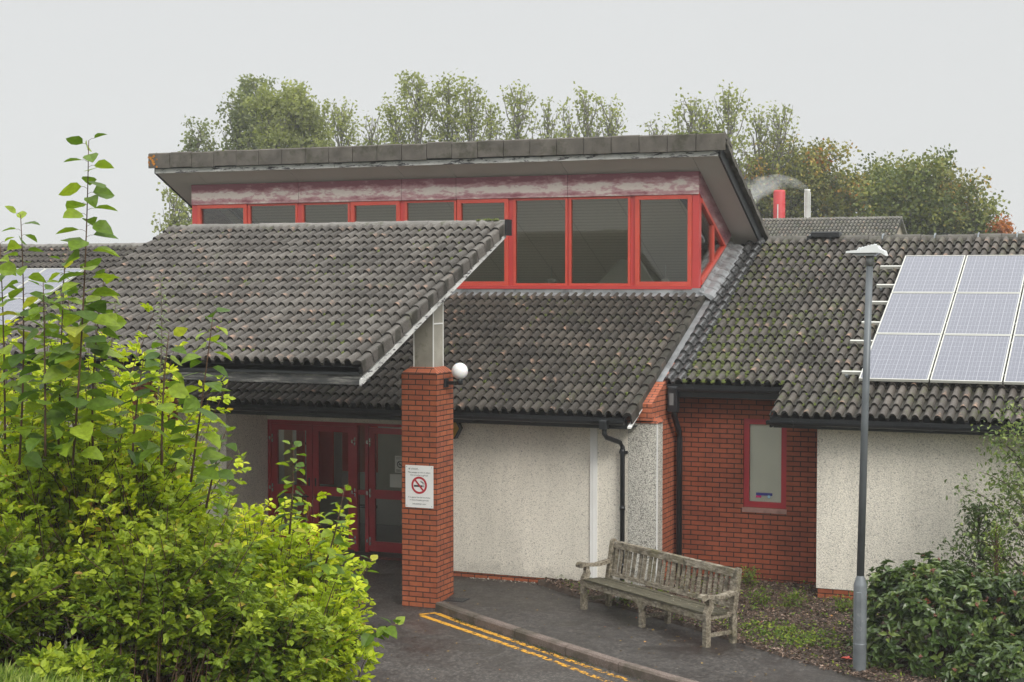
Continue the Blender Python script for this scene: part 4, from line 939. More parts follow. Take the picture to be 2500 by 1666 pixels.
rl = [(.93 + .3, 'lowest'), (2.25, 'second lowest'), (2.9, 'third lowest'), (3.65, 'fourth lowest'), (4.3, 'second highest'), (5.05, 'highest')]
for i, (s_, nm) in enumerate(rl):
    o_ = thing('mounting_rail', '%s silver rail sticking out left of the solar panels' % nm, 'rail', (5.56 - (.36 if i % 2 else .30), RE + s_ * CS - .10 * SN, RZ + s_ * SN + .10 * CS), 0, 'rails under the solar panels')
    mb = MB(); mb.box(0, 2.9, -.02, .02, -.02, .026); a = mb.build('rail', M['frame_alu'], o_); a.rotation_euler = (R(24), 0, 0)
    mb = MB(); mb.box(.05, .09, -.05, .03, -.06, -.02); a = mb.build('bracket', M['galvanised'], o_); a.rotation_euler = (R(24), 0, 0)

# ------------------------------------------------------------ lamp post
LP = thing('lamp_post', 'tall grey steel lamp post with a flat white lamp head beside the hedge', 'lamp post', (6.37, -1.79, .10))
mb = MB(); mb.lathe([(.078, 0), (.078, 1.04), (.074, 1.07), (.046, 1.16), (.044, 1.17)], n=20); mb.lathe([(.081, .35), (.082, .36), (.078, .37)], n=20); b_ = mb.build('base', M['galvanised'], LP)
mb = MB(); mb.box(-.03, .03, -.083, -.070, .42, .98, ch=.004); mb.build('door', M['galvanised'], b_)
mb = MB(); mb.tube([(0, 0, 1.165), (.035, .0, 3.0), (.075, 0, 4.80)], [.045, .043, .040], 16); mb.build('pole', M['post_steel'], LP)
mb = MB(); mb.tube([(.075, 0, 4.80), (.077, 0, 4.92)], [.045, .05], 16); mb.build('collar', M['lens_grey'], LP)
hd = MB(); cx, cz = .055, 4.95
prof = [(-.24, .0), (-.24, .022), (-.08, .036), (-.02, .075), (.04, .088), (.12, .085), (.145, .045), (.20, .020), (.215, -.035), (.17, -.005), (.12, .002)]
hd.prism([(cx + a, cz + b) for a, b in prof], 'Y', -.10, .10)
for i in range(6): hd.obb((cx - .10 + i * .035, 0, cz + .045 + i * .008), (.6, 0, .8), (0, 1, 0), (-.8, 0, .6), .02, .09, .004)
hd.build('lamp_head', M['lamp_white'], LP)
mb = MB(); mb.prism([(cx - .20, cz - .001), (cx + .13, cz - .001), (cx + .08, cz - .035), (cx - .10, cz - .035)], 'Y', -.085, .085); mb.build('lens', M['lens_grey'], LP)

# ------------------------------------------------------------ bench
BN = thing('park_bench', 'weathered grey wooden bench with slatted back standing on the path', 'bench', (2.10, .26, .12), math.atan2(-1.55, 2.24))
L_ = 2.76
def leg(x, y, z1, w_=.075, splay=0): return MB().prism([(y, 0), (y + w_, 0), (y + w_ + splay, z1), (y + splay, z1)], 'X', x, x + w_)
for x in (0, L_ - .075):
    m_ = MB(); m_.box(x, x + .075, 0, .075, 0, .40, ch=0); m_.prism([(0, .40), (.075, .40), (.13, .50), (.10, .60), (.045, .60), (.05, .52), (0, .44)], 'X', x + .002, x + .073); m_.build('leg', M['bench_wood'], BN)
    m_ = MB(); m_.box(x, x + .075, .43, .505, 0, .42); m_.prism([(.43, .42), (.505, .42), (.585, .92), (.57, .95), (.53, .95), (.51, .92)], 'X', x, x + .075); m_.build('leg', M['bench_wood'], BN)
    m_ = MB(); m_.prism([(-.07, .60), (-.075, .635), (-.05, .665), (0, .672), (.12, .640), (.25, .632), (.36, .650), (.52, .672), (.52, .630), (.36, .60), (.25, .59), (.12, .60), (.02, .612), (-.03, .59)], 'X', x - .012, x + .087); m_.build('armrest', M['bench_wood'], BN)
    m_ = MB(); m_.box(x + .02, x + .055, .075, .43, .34, .40); m_.build('side_rail', M['bench_wood'], BN)
    m_ = MB(); m_.box(x + .02, x + .055, .075, .43, .12, .165); m_.build('side_rail', M['bench_wood'], BN)
for y in (.0, .43):
    m_ = MB(); m_.box(L_ / 2 - .037, L_ / 2 + .037, y + .008, y + .07, 0, .325 if y == 0 else .40); m_.build('leg', M['bench_wood'], BN)
m_ = MB(); m_.box(L_ / 2 - .02, L_ / 2 + .02, .07, .438, .12, .16); m_.build('side_rail', M['bench_wood'], BN)
m_ = MB(); m_.box(.075, L_ - .075, .012, .047, .325, .405)
for s_ in (-1, 1): m_.prism([(L_ / 2 + s_ * .037, .325), (L_ / 2 + s_ * .16, .325), (L_ / 2 + s_ * .10, .305), (L_ / 2 + s_ * .037, .23)], 'Y', .014, .044)
m_.build('front_rail', M['bench_wood'], BN)
m_ = MB()
for i in range(5):
    y = .003 + i * .086; z = .412 - .012 * math.sin(math.pi * i / 4) - .004 * i
    m_.box(.03 if i < 1 else .0 + .078 * (i > 3), L_ - (.03 if i < 1 else .078 * (i > 3)), y, y + .078, z, z + .024)
m_.build('seat', M['bench_seat_wood'], BN)
back = MB(); yb = lambda z: .455 + (z - .42) * .16
back.prism([(yb(.44) + .0, .44), (yb(.44) + .04, .44), (yb(.49) + .04, .49), (yb(.49), .49)], 'X', .075, L_ - .075)
back.prism([(yb(.83) - .004, .83), (yb(.83) + .045, .83), (yb(.92) + .05, .92), (yb(.92) + .02, .935), (yb(.92) - .008, .92)], 'X', .075, L_ - .075)
xx = .12; i = 0
gaps = [.055, .05, .04, .055, .075, .05, .06, .045, .06, .045, .05, .04]
while xx < L_ - .12:
    w_ = .052 if i % 3 else .06; w_ *= rng.uniform(.85, 1.15); ln_ = rng.normal(0, .004); y0 = yb(.49)
    if abs(xx - L_ / 2) < .06: w_ = .075
    back.prism([(y0 + .008 + ln_, .48), (y0 + .028 + ln_, .48), (yb(.84) + .03 + ln_, .84), (yb(.84) + .010 + ln_, .84)], 'X', xx + rng.normal(0, .002), xx + w_)
    xx += w_ + gaps[i % len(gaps)]; i += 1
back.build('backrest', M['bench_wood'], BN)

# ------------------------------------------------------------ building behind with its flues
FB = thing('rear_building', 'distant tiled roof showing over the right wing ridge below the trees', 'building')
fx0, fx1, fy, fz = -14., -.25, 42.7, 7.12; FL = 4.9
fe, fze = fy - FL * CS, fz - FL * SN
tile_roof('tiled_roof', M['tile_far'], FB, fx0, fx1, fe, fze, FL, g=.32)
underlay(FB, (fx0, fx1), fe, fze, FL); ridge_run('ridge_tiles', 'ridge_tile', FB, fx0, fx1, fy, fz - .03, rad=.1)
mb = MB(); mb.prism([(fe + .4, -.05), (fy + 4, -.05), (fy + 4, 5.2), (fy, fz - .12), (fe + .4, fze + .05)], 'X', fx0 + .2, fx1 - .15); mb.build('wall', M['far_wall'], FB)
mb = MB(); mb.prism([(fy, fz - .02), (fy + 4.4, 5.1), (fy + 4.4, 5.0), (fy, fz - .12)], 'X', fx0, fx1); mb.build('roof_back', M['ridge_tile'], FB)
mb = MB(); fpt = FH * 62
p = V((1789 * 1.0625 - 1250) / 3850 * 64.2, 64.2); mb = MB(); mb.lathe([(.24, 0), (.24, 2.8), (.20, 2.88), (.19, 2.87), (.19, 2.6)], (0, 0, 0), 20)
for z_ in (1.9, 2.3): mb.lathe([(.245, z_), (.25, z_ + .02), (.245, z_ + .04)], n=20)
F1 = thing('red_flue', 'fat red flue pipe rising behind the distant roof', 'flue', (p[0], p[1], 5.45)); mb.build('pipe', M['flue_red'], F1)
mb = MB(); mb.box(-.02, .02, -.27, -.24, .8, 2.3); mb.build('bracket', M['flue_steel'], F1)
p = V((1853 * 1.0625 - 1250) / 3850 * 64.4, 64.4); F2 = thing('steel_flue', 'thin silver flue pipe with steam to the right of the red one', 'flue', (p[0], p[1], 5.45))
mb = MB(); mb.lathe([(.12, 0), (.12, 2.85), (.125, 2.86), (.125, 2.92), (.10, 2.92), (.10, 2.7)], n=18)
for a in range(3): mb.tube([(.13 * math.cos(a * 2), .13 * math.sin(a * 2), 0), (.13 * math.cos(a * 2), .13 * math.sin(a * 2), 2.8)], .012, 5)
mb.build('pipe', M['flue_steel'], F2)
# steam drifting left from the flue
q = NT('steam'); q.t.nodes.remove(q.b); pv = q.n('VolumePrincipled'); pv.inputs['Color'].default_value = (.95, .96, .97, 1)
sx = q.n('SeparateXYZ'); q.l(q.tc('Generated'), sx.inputs[0])
dn = q.math('MULTIPLY', q.ramp(q.noise(1.1, 5, rough=.65), [(.40, 0.), (.66, 1.)]), .9); q.l(dn, pv.inputs['Density']); q.l(pv.outputs[0], q.o.inputs['Volume']); M['steam'] = q.m
mb = MB(); c0 = np.array(p)
path = [(0, 8.40, .10), (-.5, 8.62, .22), (-1.2, 8.68, .34), (-2.0, 8.45, .48), (-2.9, 7.9, .62), (-3.5, 7.3, .5), (-3.9, 6.9, .3)]
mb.tube([tuple(c0[:2] + RH[:2] * a) + (z,) for a, z, _ in path], [r for *_, r in path], 14)
tag(mb.build('steam', M['steam']), 'thin white steam drifting left from the silver flue', 'steam', kind='stuff')

# ------------------------------------------------------------ trees behind
def tree(name, label, lat, d, top_z, rad, base_z, nleaf, mat, kind, grp=None, lsize=.16, tmat='bark_pale', limbs=34, extra=None):
    p = V(lat, d, 0); T = thing(name, label, 'tree', (p[0], p[1], 0), 0, grp)
    tb = MB(); lean = rng.normal(0, .15, 2); tr = lambda z: np.array([lean[0] * z / top_z, lean[1] * z / top_z, z])
    tb.tube([tr(z) + (rng.normal(0, .04, 3) if z else 0) for z in np.linspace(0, top_z * .97, 8)], list(np.linspace(.17, .015, 8)), 6)
    tips = []; H = top_z - base_z
    for i in range(limbs):
        z0 = base_z - .6 + (H * .95) * (i / limbs) ** .9; az = i * 2.4 + rng.normal(0, .3); fr_ = (z0 - base_z) / H
        if kind == 'poplar': env = rad * (1 - max(0, fr_) ** 1.6) * .9 + .12; up_ = rng.uniform(1.5, 2.4)
        else: env = rad * math.sqrt(max(.05, 1 - (max(0, fr_) * 1.0 - .12) ** 2)) ; up_ = rng.uniform(.3, .9)
        env *= rng.uniform(.7, 1.12); ln_ = env * math.hypot(1, up_)
        s0 = tr(z0); dr = np.array([math.cos(az), math.sin(az), up_]); dr /= np.linalg.norm(dr)
        pts = [s0]
        for k_ in range(1, 5):
            pts.append(s0 + dr * ln_ * k_ / 4 + np.array([0, 0, .03 * k_ * k_ * (1 if kind == 'poplar' else -.3)]) + rng.normal(0, .05, 3))
        pts = [np.array([q_[0], q_[1], min(q_[2], top_z)]) for q_ in pts]
        tb.tube(pts, [.045, .035, .025, .016, .006], 4, cap=False)
        tips += [(pts[k_], k_) for k_ in (1, 2, 3, 4)]
        for _ in range(3):
            k_ = rng.integers(1, 4); a = pts[k_]; b2 = a + unit(dr + rng.normal(0, .5, 3)) * rng.uniform(.3, .8) * (rad / 1.6)
            b2[2] = min(b2[2], top_z); tb.tube([a, (a + b2) / 2 + rng.normal(0, .03, 3), b2], [.018, .012, .004], 3, cap=False); tips += [(b2, 4), ((a + b2) / 2, 3)]
    tips += [(tr(top_z * f_), 3) for f_ in np.linspace(base_z / top_z, .99, 14)]
    tb.build('trunk', M[tmat], T)
    A = np.array([t_[0] for t_ in tips]); W = np.array([t_[1] for t_ in tips], float); W *= rng.uniform(.1, 1.6, len(W)) ** 1.5; W /= W.sum()
    ix = rng.choice(len(A), nleaf, p=W); sg = .17 if kind == 'poplar' else .26
    P = A[ix] + np.clip(rng.normal(0, 1, (nleaf, 3)), -1.9, 1.9) * np.array([sg, sg, sg * 1.1]) * (rad / 1.6) ** .5
    D = rng.normal(0, 1, (nleaf, 3)); D[:, 2] -= .3; N = rng.normal(0, 1, (nleaf, 3)); N[:, 2] += .6
    br = rng.random(len(A)); rn = np.clip(br[ix] * .6 + rng.random(nleaf) * .4 + (P[:, 2] - base_z) / H * .1 - .05, 0, 1)
    leaves('crown', P, D, N, rng.uniform(.6, 1.15, nleaf) * lsize, rng.uniform(.6, 1.1, nleaf) * lsize * .85, M[mat], T, rn, 'far')
    if extra:
        (ex, ey, ez), er, en, em = extra
        P = np.array([ex, ey, ez]) + rng.normal(0, .5, (en, 3)) * np.array(er); D = rng.normal(0, 1, (en, 3)); N = rng.normal(0, 1, (en, 3)); N[:, 2] += .6
        tag(leaves('leaf_clump', P, D, N, rng.uniform(.6, 1.15, en) * lsize, rng.uniform(.6, 1.1, en) * lsize * .85, M[em], T, None, 'far'), kind='stuff')
    return T
def px(x, y, d): return (x * 1.0625 - 1250) / 3850 * d, 4.756 + (640 - y) * 1.0625 / 3850 * d
pop = [ # display x, top y, radius px, leaves, tone, distance, label
 (405, 430, 38, 2400, 0, 66, 'short pale poplar at the left end of the raised roof'),
 (466, 284, 36, 2600, 1, 70, 'dark poplar at the left end of the tree row'),
 (538, 226, 44, 4600, 1, 72, 'dark dense poplar second from the left of the tree row'),
 (592, 192, 46, 5200, 1, 74, 'tallest poplar of the dense left group'),
 (632, 214, 50, 5600, 0, 70, 'dense light green poplar just right of the tallest of the left group'),
 (680, 206, 52, 5600, 0, 71, 'broad light green poplar in the middle of the left group'),
 (728, 250, 44, 4200, 0, 72, 'rounded poplar sloping down on the right of the left group'),
 (782, 234, 40, 3000, 0, 75, 'thin pointed poplar at the right edge of the left group'),
 (864, 258, 30, 1100, 0, 76, 'thin wispy poplar beside the gap in the tree row'),
 (918, 232, 44, 2600, 0, 74, 'airy poplar on the left shoulder of the central group'),
 (966, 178, 48, 3400, 0, 73, 'tallest poplar in the centre of the tree row'),
 (1018, 181, 42, 3000, 0, 74, 'poplar with a narrow top right of the tallest central one'),
 (1086, 190, 42, 2900, 0, 73, 'pointed poplar on the right of the central group'),
 (1124, 236, 34, 1700, 0, 75, 'low sparse poplar closing the central group'),
 (1196, 197, 44, 2300, 0, 74, 'lone cone shaped poplar right of the central group'),
 (1246, 236, 34, 1400, 0, 75, 'thin low poplar behind the right of the cone shaped one'),
 (1300, 246, 32, 1000, 0, 76, 'sparse poplar with bare stems left of the pair over the roof'),
 (1346, 210, 38, 1500, 0, 74, 'tall sparse poplar over the middle right of the raised roof'),
 (1410, 229, 38, 1400, 0, 74, 'sparse poplar before the wide gap of sky'),
 (1502, 268, 34, 750, 0, 74, 'very sparse low poplar right of the wide gap of sky'),
 (1572, 222, 42, 1600, 0, 72, 'airy poplar left of the highest one above the roof corner'),
 (1624, 236, 38, 1500, 0, 73, 'thin poplar with bare stems close to the roof corner'),
 (1680, 202, 42, 2300, 0, 71, 'highest poplar above the right corner of the raised roof'),
 (1735, 250, 40, 1500, 0, 72, 'loose poplar above the autumn tree'),
 (1786, 243, 42, 1700, 0, 72, 'last poplar of the row over the autumn tree'),
]
for x, y, r_, nl, dark, d, lab in pop:
    lat, z = px(x, y, d); tree('poplar_tree', lab, lat, d, z, r_ / 3623 * d * 1.45, z - min(6.5, 330 / 3623 * d), int(nl * (1.0 if x < 760 and x > 410 else .55)), 'leaf_poplar_dark' if dark else 'leaf_poplar', 'poplar', 'poplars behind the raised roof', lsize=.18)
mp = [
 (1740, 372, 70, 6500, 'leaf_maple', 73, 'orange tinged tree beside the steep right edge of the raised roof', None),
 (1825, 330, 90, 10000, 'leaf_maple', 73, 'tallest green and orange autumn tree right of the raised roof', ((.9, 0, .0), (.5, .5, .4), 110, 'leaf_orange')),
 (1925, 392, 66, 6500, 'leaf_maple', 72, 'autumn tree in the dip right of the tallest one', ((.2, -.6, 0), (.7, .5, .5), 200, 'leaf_maple')),
 (2000, 378, 78, 9500, 'leaf_maple_green', 74, 'dark green tree right behind the distant roof', None),
 (2090, 372, 84, 10500, 'leaf_maple_green', 68, 'green tree right of the end of the distant roof', None),
 (2168, 388, 84, 9500, 'leaf_maple', 69, 'round topped tree sloping towards the open sky', None),
 (2232, 450, 66, 6000, 'leaf_maple_green', 68, 'last tree on the right with bright orange leaves on its edge', ((1.0, 0, 0), (.45, .6, .45), 520, 'leaf_orange')),
]
for x, y, r_, nl, mt, d, lab, ex in mp:
    lat, z = px(x, y, d); rr_ = r_ / 3623 * d
    if ex:
        (a, b, c_), er, en, em = ex; q_ = RH * a; ex = ((q_[0] - FH[0] * .8, q_[1] - FH[1] * .8, z - (1.5 if 'last' in lab else 1.0)), er, en, em)
    tree('autumn_tree', lab, lat, d, z, rr_ * 1.15, z - 5.0, int(nl * 1.2), mt, 'maple', 'autumn trees behind the right wing', lsize=.19, tmat='bark', limbs=46, extra=ex)

# ------------------------------------------------------------ shrubs
def curve_pts(a, b, sag, n=6):
    a, b = np.array(a), np.array(b); m = (a + b) / 2 + sag; t = np.linspace(0, 1, n)[:, None]
    return (1 - t) ** 2 * a + 2 * t * (1 - t) * m + t * t * b
def cane_bush(name, label, lat, d, rad, top_z, ncane, mat, grp=None, lsize=.058, squash=1., leaflets=7, clusters=17, low=.25, seed=0, lean=(0, 0), base=None, twig='twig'):
    g0 = float(bank_h(np.array(lat), np.array(d))); p = V(lat, d, g0); T = thing(name, label, 'bush', tuple(p), 0, grp); H = top_z - g0
    tb = MB(); Pn, Dn, Nn, Ln, Rn = [], [], [], [], []
    for c in range(ncane):
        az = rng.random() * 6.283; rr_ = rad * math.sqrt(rng.random()) ; el = math.sqrt(max(0, 1 - (rr_ / rad) ** 2))
        shell = rng.uniform(.58, 1.08) if c % 9 else rng.uniform(1.1, 1.28)
        tip = np.array([rr_ * math.cos(az) * 1.0 * squash, rr_ * math.sin(az), 0]) * shell; tip[2] = H * (.30 + .70 * el ** .7) * rng.uniform(.70, 1.06) * shell ** .4
        tip[:2] += np.array(lean) * tip[2] / H
        b0 = np.array([rng.normal(0, rad * .22), rng.normal(0, rad * .22), -.05])
        pts = curve_pts(b0, tip, np.array([-tip[0] * .12, -tip[1] * .12, H * rng.uniform(.05, .22)]) + rng.normal(0, .05, 3), 7)
        tb.tube(pts, list(np.linspace(.009, .0025, 7)), 4, cap=False)
        tone = rng.random()
        for k_ in range(clusters):
            t_ = low + (1 - low) * (k_ + rng.random()) / clusters; j = min(5, int(t_ * 6)); f_ = t_ * 6 - j
            q_ = pts[j] * (1 - f_) + pts[j + 1] * f_; tg = unit(pts[j + 1] - pts[j])
            side = unit(np.cross(tg, rng.normal(0, 1, 3))); side[2] += .25; side = unit(side + tg * .3)
            rl_ = rng.uniform(.06, .13); upn = unit(np.array([0, 0, 1.]) + rng.normal(0, .35, 3)); s2 = unit(np.cross(side, upn))
            for m_ in range(leaflets):
                u_ = 1. if m_ == leaflets - 1 else .35 + .65 * (m_ // 2) / (leaflets / 2); sg = 0 if m_ == leaflets - 1 else (1 if m_ % 2 else -1)
                Pn.append(q_ + side * rl_ * u_ + s2 * .004 * sg); Dn.append(side * (.6 if sg else 1) + s2 * sg * .9 + rng.normal(0, .15, 3)); Nn.append(upn + rng.normal(0, .28, 3)); Ln.append(lsize * rng.uniform(.7, 1.2))
                hh = q_[2] / H; Rn.append(np.clip(.15 + .55 * tone + .25 * rng.random() + (.12 if hh > .7 else 0), 0, .95) if rng.random() > .025 else rng.uniform(.955, 1.))
    tb.build('stems', M[twig], T); n = len(Pn)
    leaves('foliage', np.array(Pn), np.array(Dn), np.array(Nn), np.array(Ln), np.array(Ln) * .66, M[mat], T, np.array(Rn), 'full')
    return T
g_ = 'bushes on the bank in front'
cane_bush('rose_bush', 'tall yellow green bush at the left edge of the photo', -4.25, 12.6, 1.3, 4.25, 210, 'leaf_rose', g_)
cane_bush('rose_bush', 'broad bright bush under the tallest sucker', -3.25, 12.3, 1.15, 4.40, 220, 'leaf_rose', g_)
cane_bush('rose_bush', 'bright bush in front of the left brick pillar', -2.85, 12.6, .66, 4.0, 140, 'leaf_rose', g_)
cane_bush('rose_bush', 'yellow green bush in front of the left red door', -2.08, 12.7, .60, 3.15, 90, 'leaf_rose', g_)
cane_bush('rose_bush', 'lowest bright bush nearest the road, right of the others', -1.58, 12.8, .52, 2.95, 66, 'leaf_rose', g_)
cane_bush('rose_bush', 'small bush spilling over the bottom right of the bank', -1.55, 11.9, .52, 2.50, 70, 'leaf_rose', g_)
cane_bush('rose_bush', 'deep green bush low at the left corner above the grass', -3.85, 11.2, .9, 3.2, 120, 'leaf_rose_deep', g_, low=.3)
cane_bush('rose_bush', 'deep green bush in the middle front of the bank', -2.55, 11.4, .9, 3.15, 120, 'leaf_rose_deep', g_, low=.3)
cane_bush('rose_bush', 'deep green bush low at the bottom centre left', -1.85, 11.4, .60, 2.55, 105, 'leaf_rose_deep', g_, low=.25)
cane_bush('rose_bush', 'small fresh green bush low in front of the dark gap', -2.95, 10.6, .42, 2.2, 50, 'leaf_rose_deep', g_, low=.25)
# bare stems showing in the dark hollow at the bottom
T = thing('undergrowth', 'tangle of bare brown stems in the dark hollow under the bushes', 'undergrowth', tuple(V(-3.1, 11.3, 1.3))); tb = MB()
for _ in range(150):
    a = np.array([rng.uniform(-1, 1), rng.uniform(-.5, .5), -.15]); tb.tube(curve_pts(a, a + np.array([rng.normal(0, .35), rng.normal(0, .2), rng.uniform(.6, 1.3)]), rng.normal(0, .12, 3), 4), [.006, .005, .004, .002], 4, cap=False)
tb.build('stems', M['twig'], T); tag(T, kind='stuff')

def sucker(name, label, x, ytop, ybase, d, nleaf, lsz, mat='leaf_sucker', lean=.1, grp='broad leaved suckers among the bushes', form='full', wdr=.78, tw='twig', startf=.03):
    if mat == 'leaf_sucker': ybase -= 60; nleaf = int(nleaf * 1.75)
    lat, zt2 = px(x, ytop, d); lb, zb2 = px(x - lean * 100, ybase, d); p = V(lb, d, zb2)
    T = thing(name, label, 'sapling', tuple(p), 0, grp); top_ = V(lat, d, zt2) - p
    pts = curve_pts((0, 0, 0), top_, rng.normal(0, .05, 3), 9); tb = MB(); tb.tube(pts, list(np.linspace(.009, .0028, 9)), 6)
    Pn, Dn, Nn, Ln = [], [], [], []
    for k_ in range(nleaf):
        t_ = startf + (1 - startf) * k_ / (nleaf - 1); j = min(7, int(t_ * 8)); f_ = t_ * 8 - j; q_ = pts[j] * (1 - f_) + pts[j + 1] * f_
        az = k_ * 2.39 + rng.normal(0, .3); o_ = np.array([math.cos(az), math.sin(az), .35]); pl = lsz * .45 * (1 - .4 * t_); e_ = q_ + o_ * pl
        tb.tube([q_, q_ + o_ * pl * .6 + np.array([0, 0, .006]), e_], .0016, 3, cap=False)
        Pn.append(e_); Dn.append(o_ * 1. + np.array([0, 0, -.55 + .7 * (k_ > nleaf - 4)]) + rng.normal(0, .2, 3)); Nn.append(np.array([0, 0, 1.]) + o_ * .4 + rng.normal(0, .4, 3)); Ln.append(lsz * 1.45 * rng.uniform(.75, 1.1) * (1.05 - .45 * t_ ** 3))
    tb.build('stem', M[tw], T); Ln = np.array(Ln)
    leaves('foliage', np.array(Pn), np.array(Dn), np.array(Nn), Ln, Ln * wdr, M[mat], T, rng.random(len(Ln)), form, fold=.16, droop=.12)
    return T
sucker('sucker_shoot', 'tallest leafy shoot standing against the sky at left', 208, 325, 1130, 11.0, 34, .145, lean=.45)
sucker('sucker_shoot', 'leafy shoot at the far left reaching above the left ridge', 50, 495, 1130, 11.2, 26, .12, lean=.1)
sucker('sucker_shoot', 'shoot cut by the left edge of the photo', 2, 560, 1100, 11.4, 22, .12, lean=-.05)
sucker('sucker_shoot', 'large leaved shoot in front of the porch eave', 490, 722, 1170, 11.2, 19, .135, lean=.55)
sucker('sucker_shoot', 'large leaved shoot just left of the one before the porch eave', 388, 765, 1130, 11.1, 15, .13, lean=.2)
sucker('sucker_shoot', 'shoot thick with broad leaves under the left solar panels', 240, 640, 1100, 11.3, 26, .13, lean=.3)
sucker('sucker_shoot', 'pale tipped shoot in front of the left red door', 672, 1025, 1290, 12.0, 17, .085, lean=.1)
sucker('sucker_shoot', 'pale tipped shoot between the red doors', 790, 1122, 1400, 12.0, 16, .085, lean=.6)
sucker('sucker_shoot', 'short shoot leaning over the asphalt by the bush edge', 852, 1290, 1500, 12.2, 12, .09, lean=.9)
sucker('sucker_shoot', 'lowest shoot leaning right over the asphalt', 912, 1440, 1580, 12.0, 11, .11, lean=1.5)
sucker('sucker_shoot', 'leafy shoot right behind the tallest one', 150, 600, 1110, 11.5, 24, .12, lean=.2)
sucker('sucker_shoot', 'leafy shoot between the far left one and the tallest', 100, 650, 1110, 10.9, 22, .12, lean=.0)
sucker('sucker_shoot', 'short broad leaved shoot low in front of the left brick pillar', 330, 820, 1130, 11.3, 16, .11, lean=.3)
sucker('sucker_shoot', 'short broad leaved shoot low before the porch eave corner', 520, 985, 1230, 11.5, 14, .10, lean=.5)
for x, yt, lab in ((370, 640, 'wispy grey leaved shoot in front of the porch tiles, right of another'), (268, 680, 'wispy grey leaved shoot in front of the porch tiles, left of another'), (160, 560, 'wispy shoot crossing the left ridge'), (105, 690, 'wispy shoot in front of the left solar panels')):
    sucker('wispy_shoot', lab, x, yt, 1080, 12.6, 60, .05, 'leaf_silver', .35, 'wispy shoots among the bushes', 'mid', .3, 'twig_grey', .45)

# grass on the bank and low heather
def scatter_blades(name, n, latr, dr, ln, mat, label, cat, wdt=.006, keep=None):
    lt = rng.uniform(*latr, n); dd_ = rng.uniform(*dr, n)
    if keep is not None: k_ = keep(lt, dd_); lt, dd_ = lt[k_], dd_[k_]; n = len(lt)
    base = C0[None] + FH[None] * dd_[:, None] + RH[None] * lt[:, None]; base[:, 2] = bank_h(lt, dd_) - .01
    D = rng.normal(0, .45, (n, 3)); D[:, 2] = 1; N = rng.normal(0, 1, (n, 3))
    o_ = leaves(name, base, D, N, rng.uniform(.5, 1.2, n) * ln, wdt, M[mat], None, None, 'mid', droop=.3)
    return tag(o_, label, cat, kind='stuff')
scatter_blades('grass', 26000, (-5.6, -.4), (8.6, 12.4), .13, 'grass_blade', 'bright grass at the foot of the bushes in the bottom left corner', 'grass', .007)
scatter_blades('grass', 16000, (-5.2, -2.6), (9.6, 10.9), .17, 'grass_blade', 'tufts of long grass at the very bottom left of the photo', 'grass', .008)
scatter_blades('grass', 12000, (-3, 1.2), (11.5, 16.8), .09, 'heather', 'low brown heathery growth at the edge of the bank', 'ground cover', .008, keep=lambda a, b: bank_h(a, b) > .03)

# viburnum hedge, weeds and shrub at the right
def dome_bush(name, label, c, rx, ry, H, n, lsize, mat, grp=None, inner=.75, berries=0, wdr=.55):
    T = thing(name, label, 'bush', c, 0, grp); az = rng.random(n) * 6.283; u = rng.random(n) ** .8; rr_ = rng.uniform(inner, 1.02, n)
    bump = 1 + .10 * np.sin(az * 5 + 1) * np.sin(u * 7) + .06 * np.sin(az * 11)
    O = np.stack([np.cos(az) * np.cos(u * 1.57) ** .55 * rx, np.sin(az) * np.cos(u * 1.57) ** .55 * ry, np.sin(u * 1.57) ** .9 * H], -1) * (rr_ * bump)[:, None]
    cl = rng.random((n // 6 + 1)); idx = np.arange(n) // 6
    O = O[(idx * 6) % n] + rng.normal(0, .02, (n, 3))
    az2 = (np.arange(n) % 6) * 1.047 + cl[idx] * 6
    outw = unit(O * np.array([1 / rx, 1 / ry, 1.2 / H])); outw[:, 2] += .25; outw = unit(outw)
    t1 = unit(np.cross(outw, np.array([.3, .2, 1.]))); t2 = np.cross(outw, t1)
    D = t1 * np.cos(az2)[:, None] + t2 * np.sin(az2)[:, None] + outw * .35 + rng.normal(0, .2, (n, 3))
    leaves('foliage', O, D, outw + rng.normal(0, .15, (n, 3)), rng.uniform(.7, 1.15, n) * lsize, lsize * wdr, M[mat], T, np.clip(cl[idx] * .7 + rng.random(n) * .3 - (rng.random(n) < .0), 0, 1) * np.where(rng.random(n) < .97, .93, 1.07), 'full', fold=.35, droop=.25)
    tb = MB()
    for _ in range(26):
        a = rng.random() * 6.283; e_ = np.array([math.cos(a) * rx * .8, math.sin(a) * ry * .8, H * rng.uniform(.3, .9)]); tb.tube(curve_pts((rng.normal(0, .08), rng.normal(0, .08), 0), e_, (0, 0, .1), 5), [.014, .011, .008, .006, .003], 5, cap=False)
    tb.build('stems', M['twig'], T)
    if berries:
        bb = MB(); sel = rng.choice(n, berries)
        for i_ in sel:
            o_ = O[i_] + outw[i_] * .03
            if outw[i_][2] < .2 and rng.random() < .5: continue
            for _ in range(9): bb.tube([o_ + rng.normal(0, .015, 3), o_ + rng.normal(0, .012, 3) + outw[i_] * .02], .0055, 4)
        tag(bb.build('berries', M['berry'], T), kind='stuff')
    return T
c = V(5.15, 18.9, .10); dome_bush('viburnum_bush', 'dark glossy rounded bush with red buds right beside the lamp post', tuple(c), 1.05, .95, 1.12, 6200, .105, 'leaf_viburnum', 'glossy bushes in the bed', berries=110)
c = V(6.5, 18.5, .10); dome_bush('viburnum_bush', 'dark glossy bush in the bottom right corner of the photo', tuple(c), 1.05, .95, 1.12, 5600, .105, 'leaf_viburnum', 'glossy bushes in the bed', berries=60)
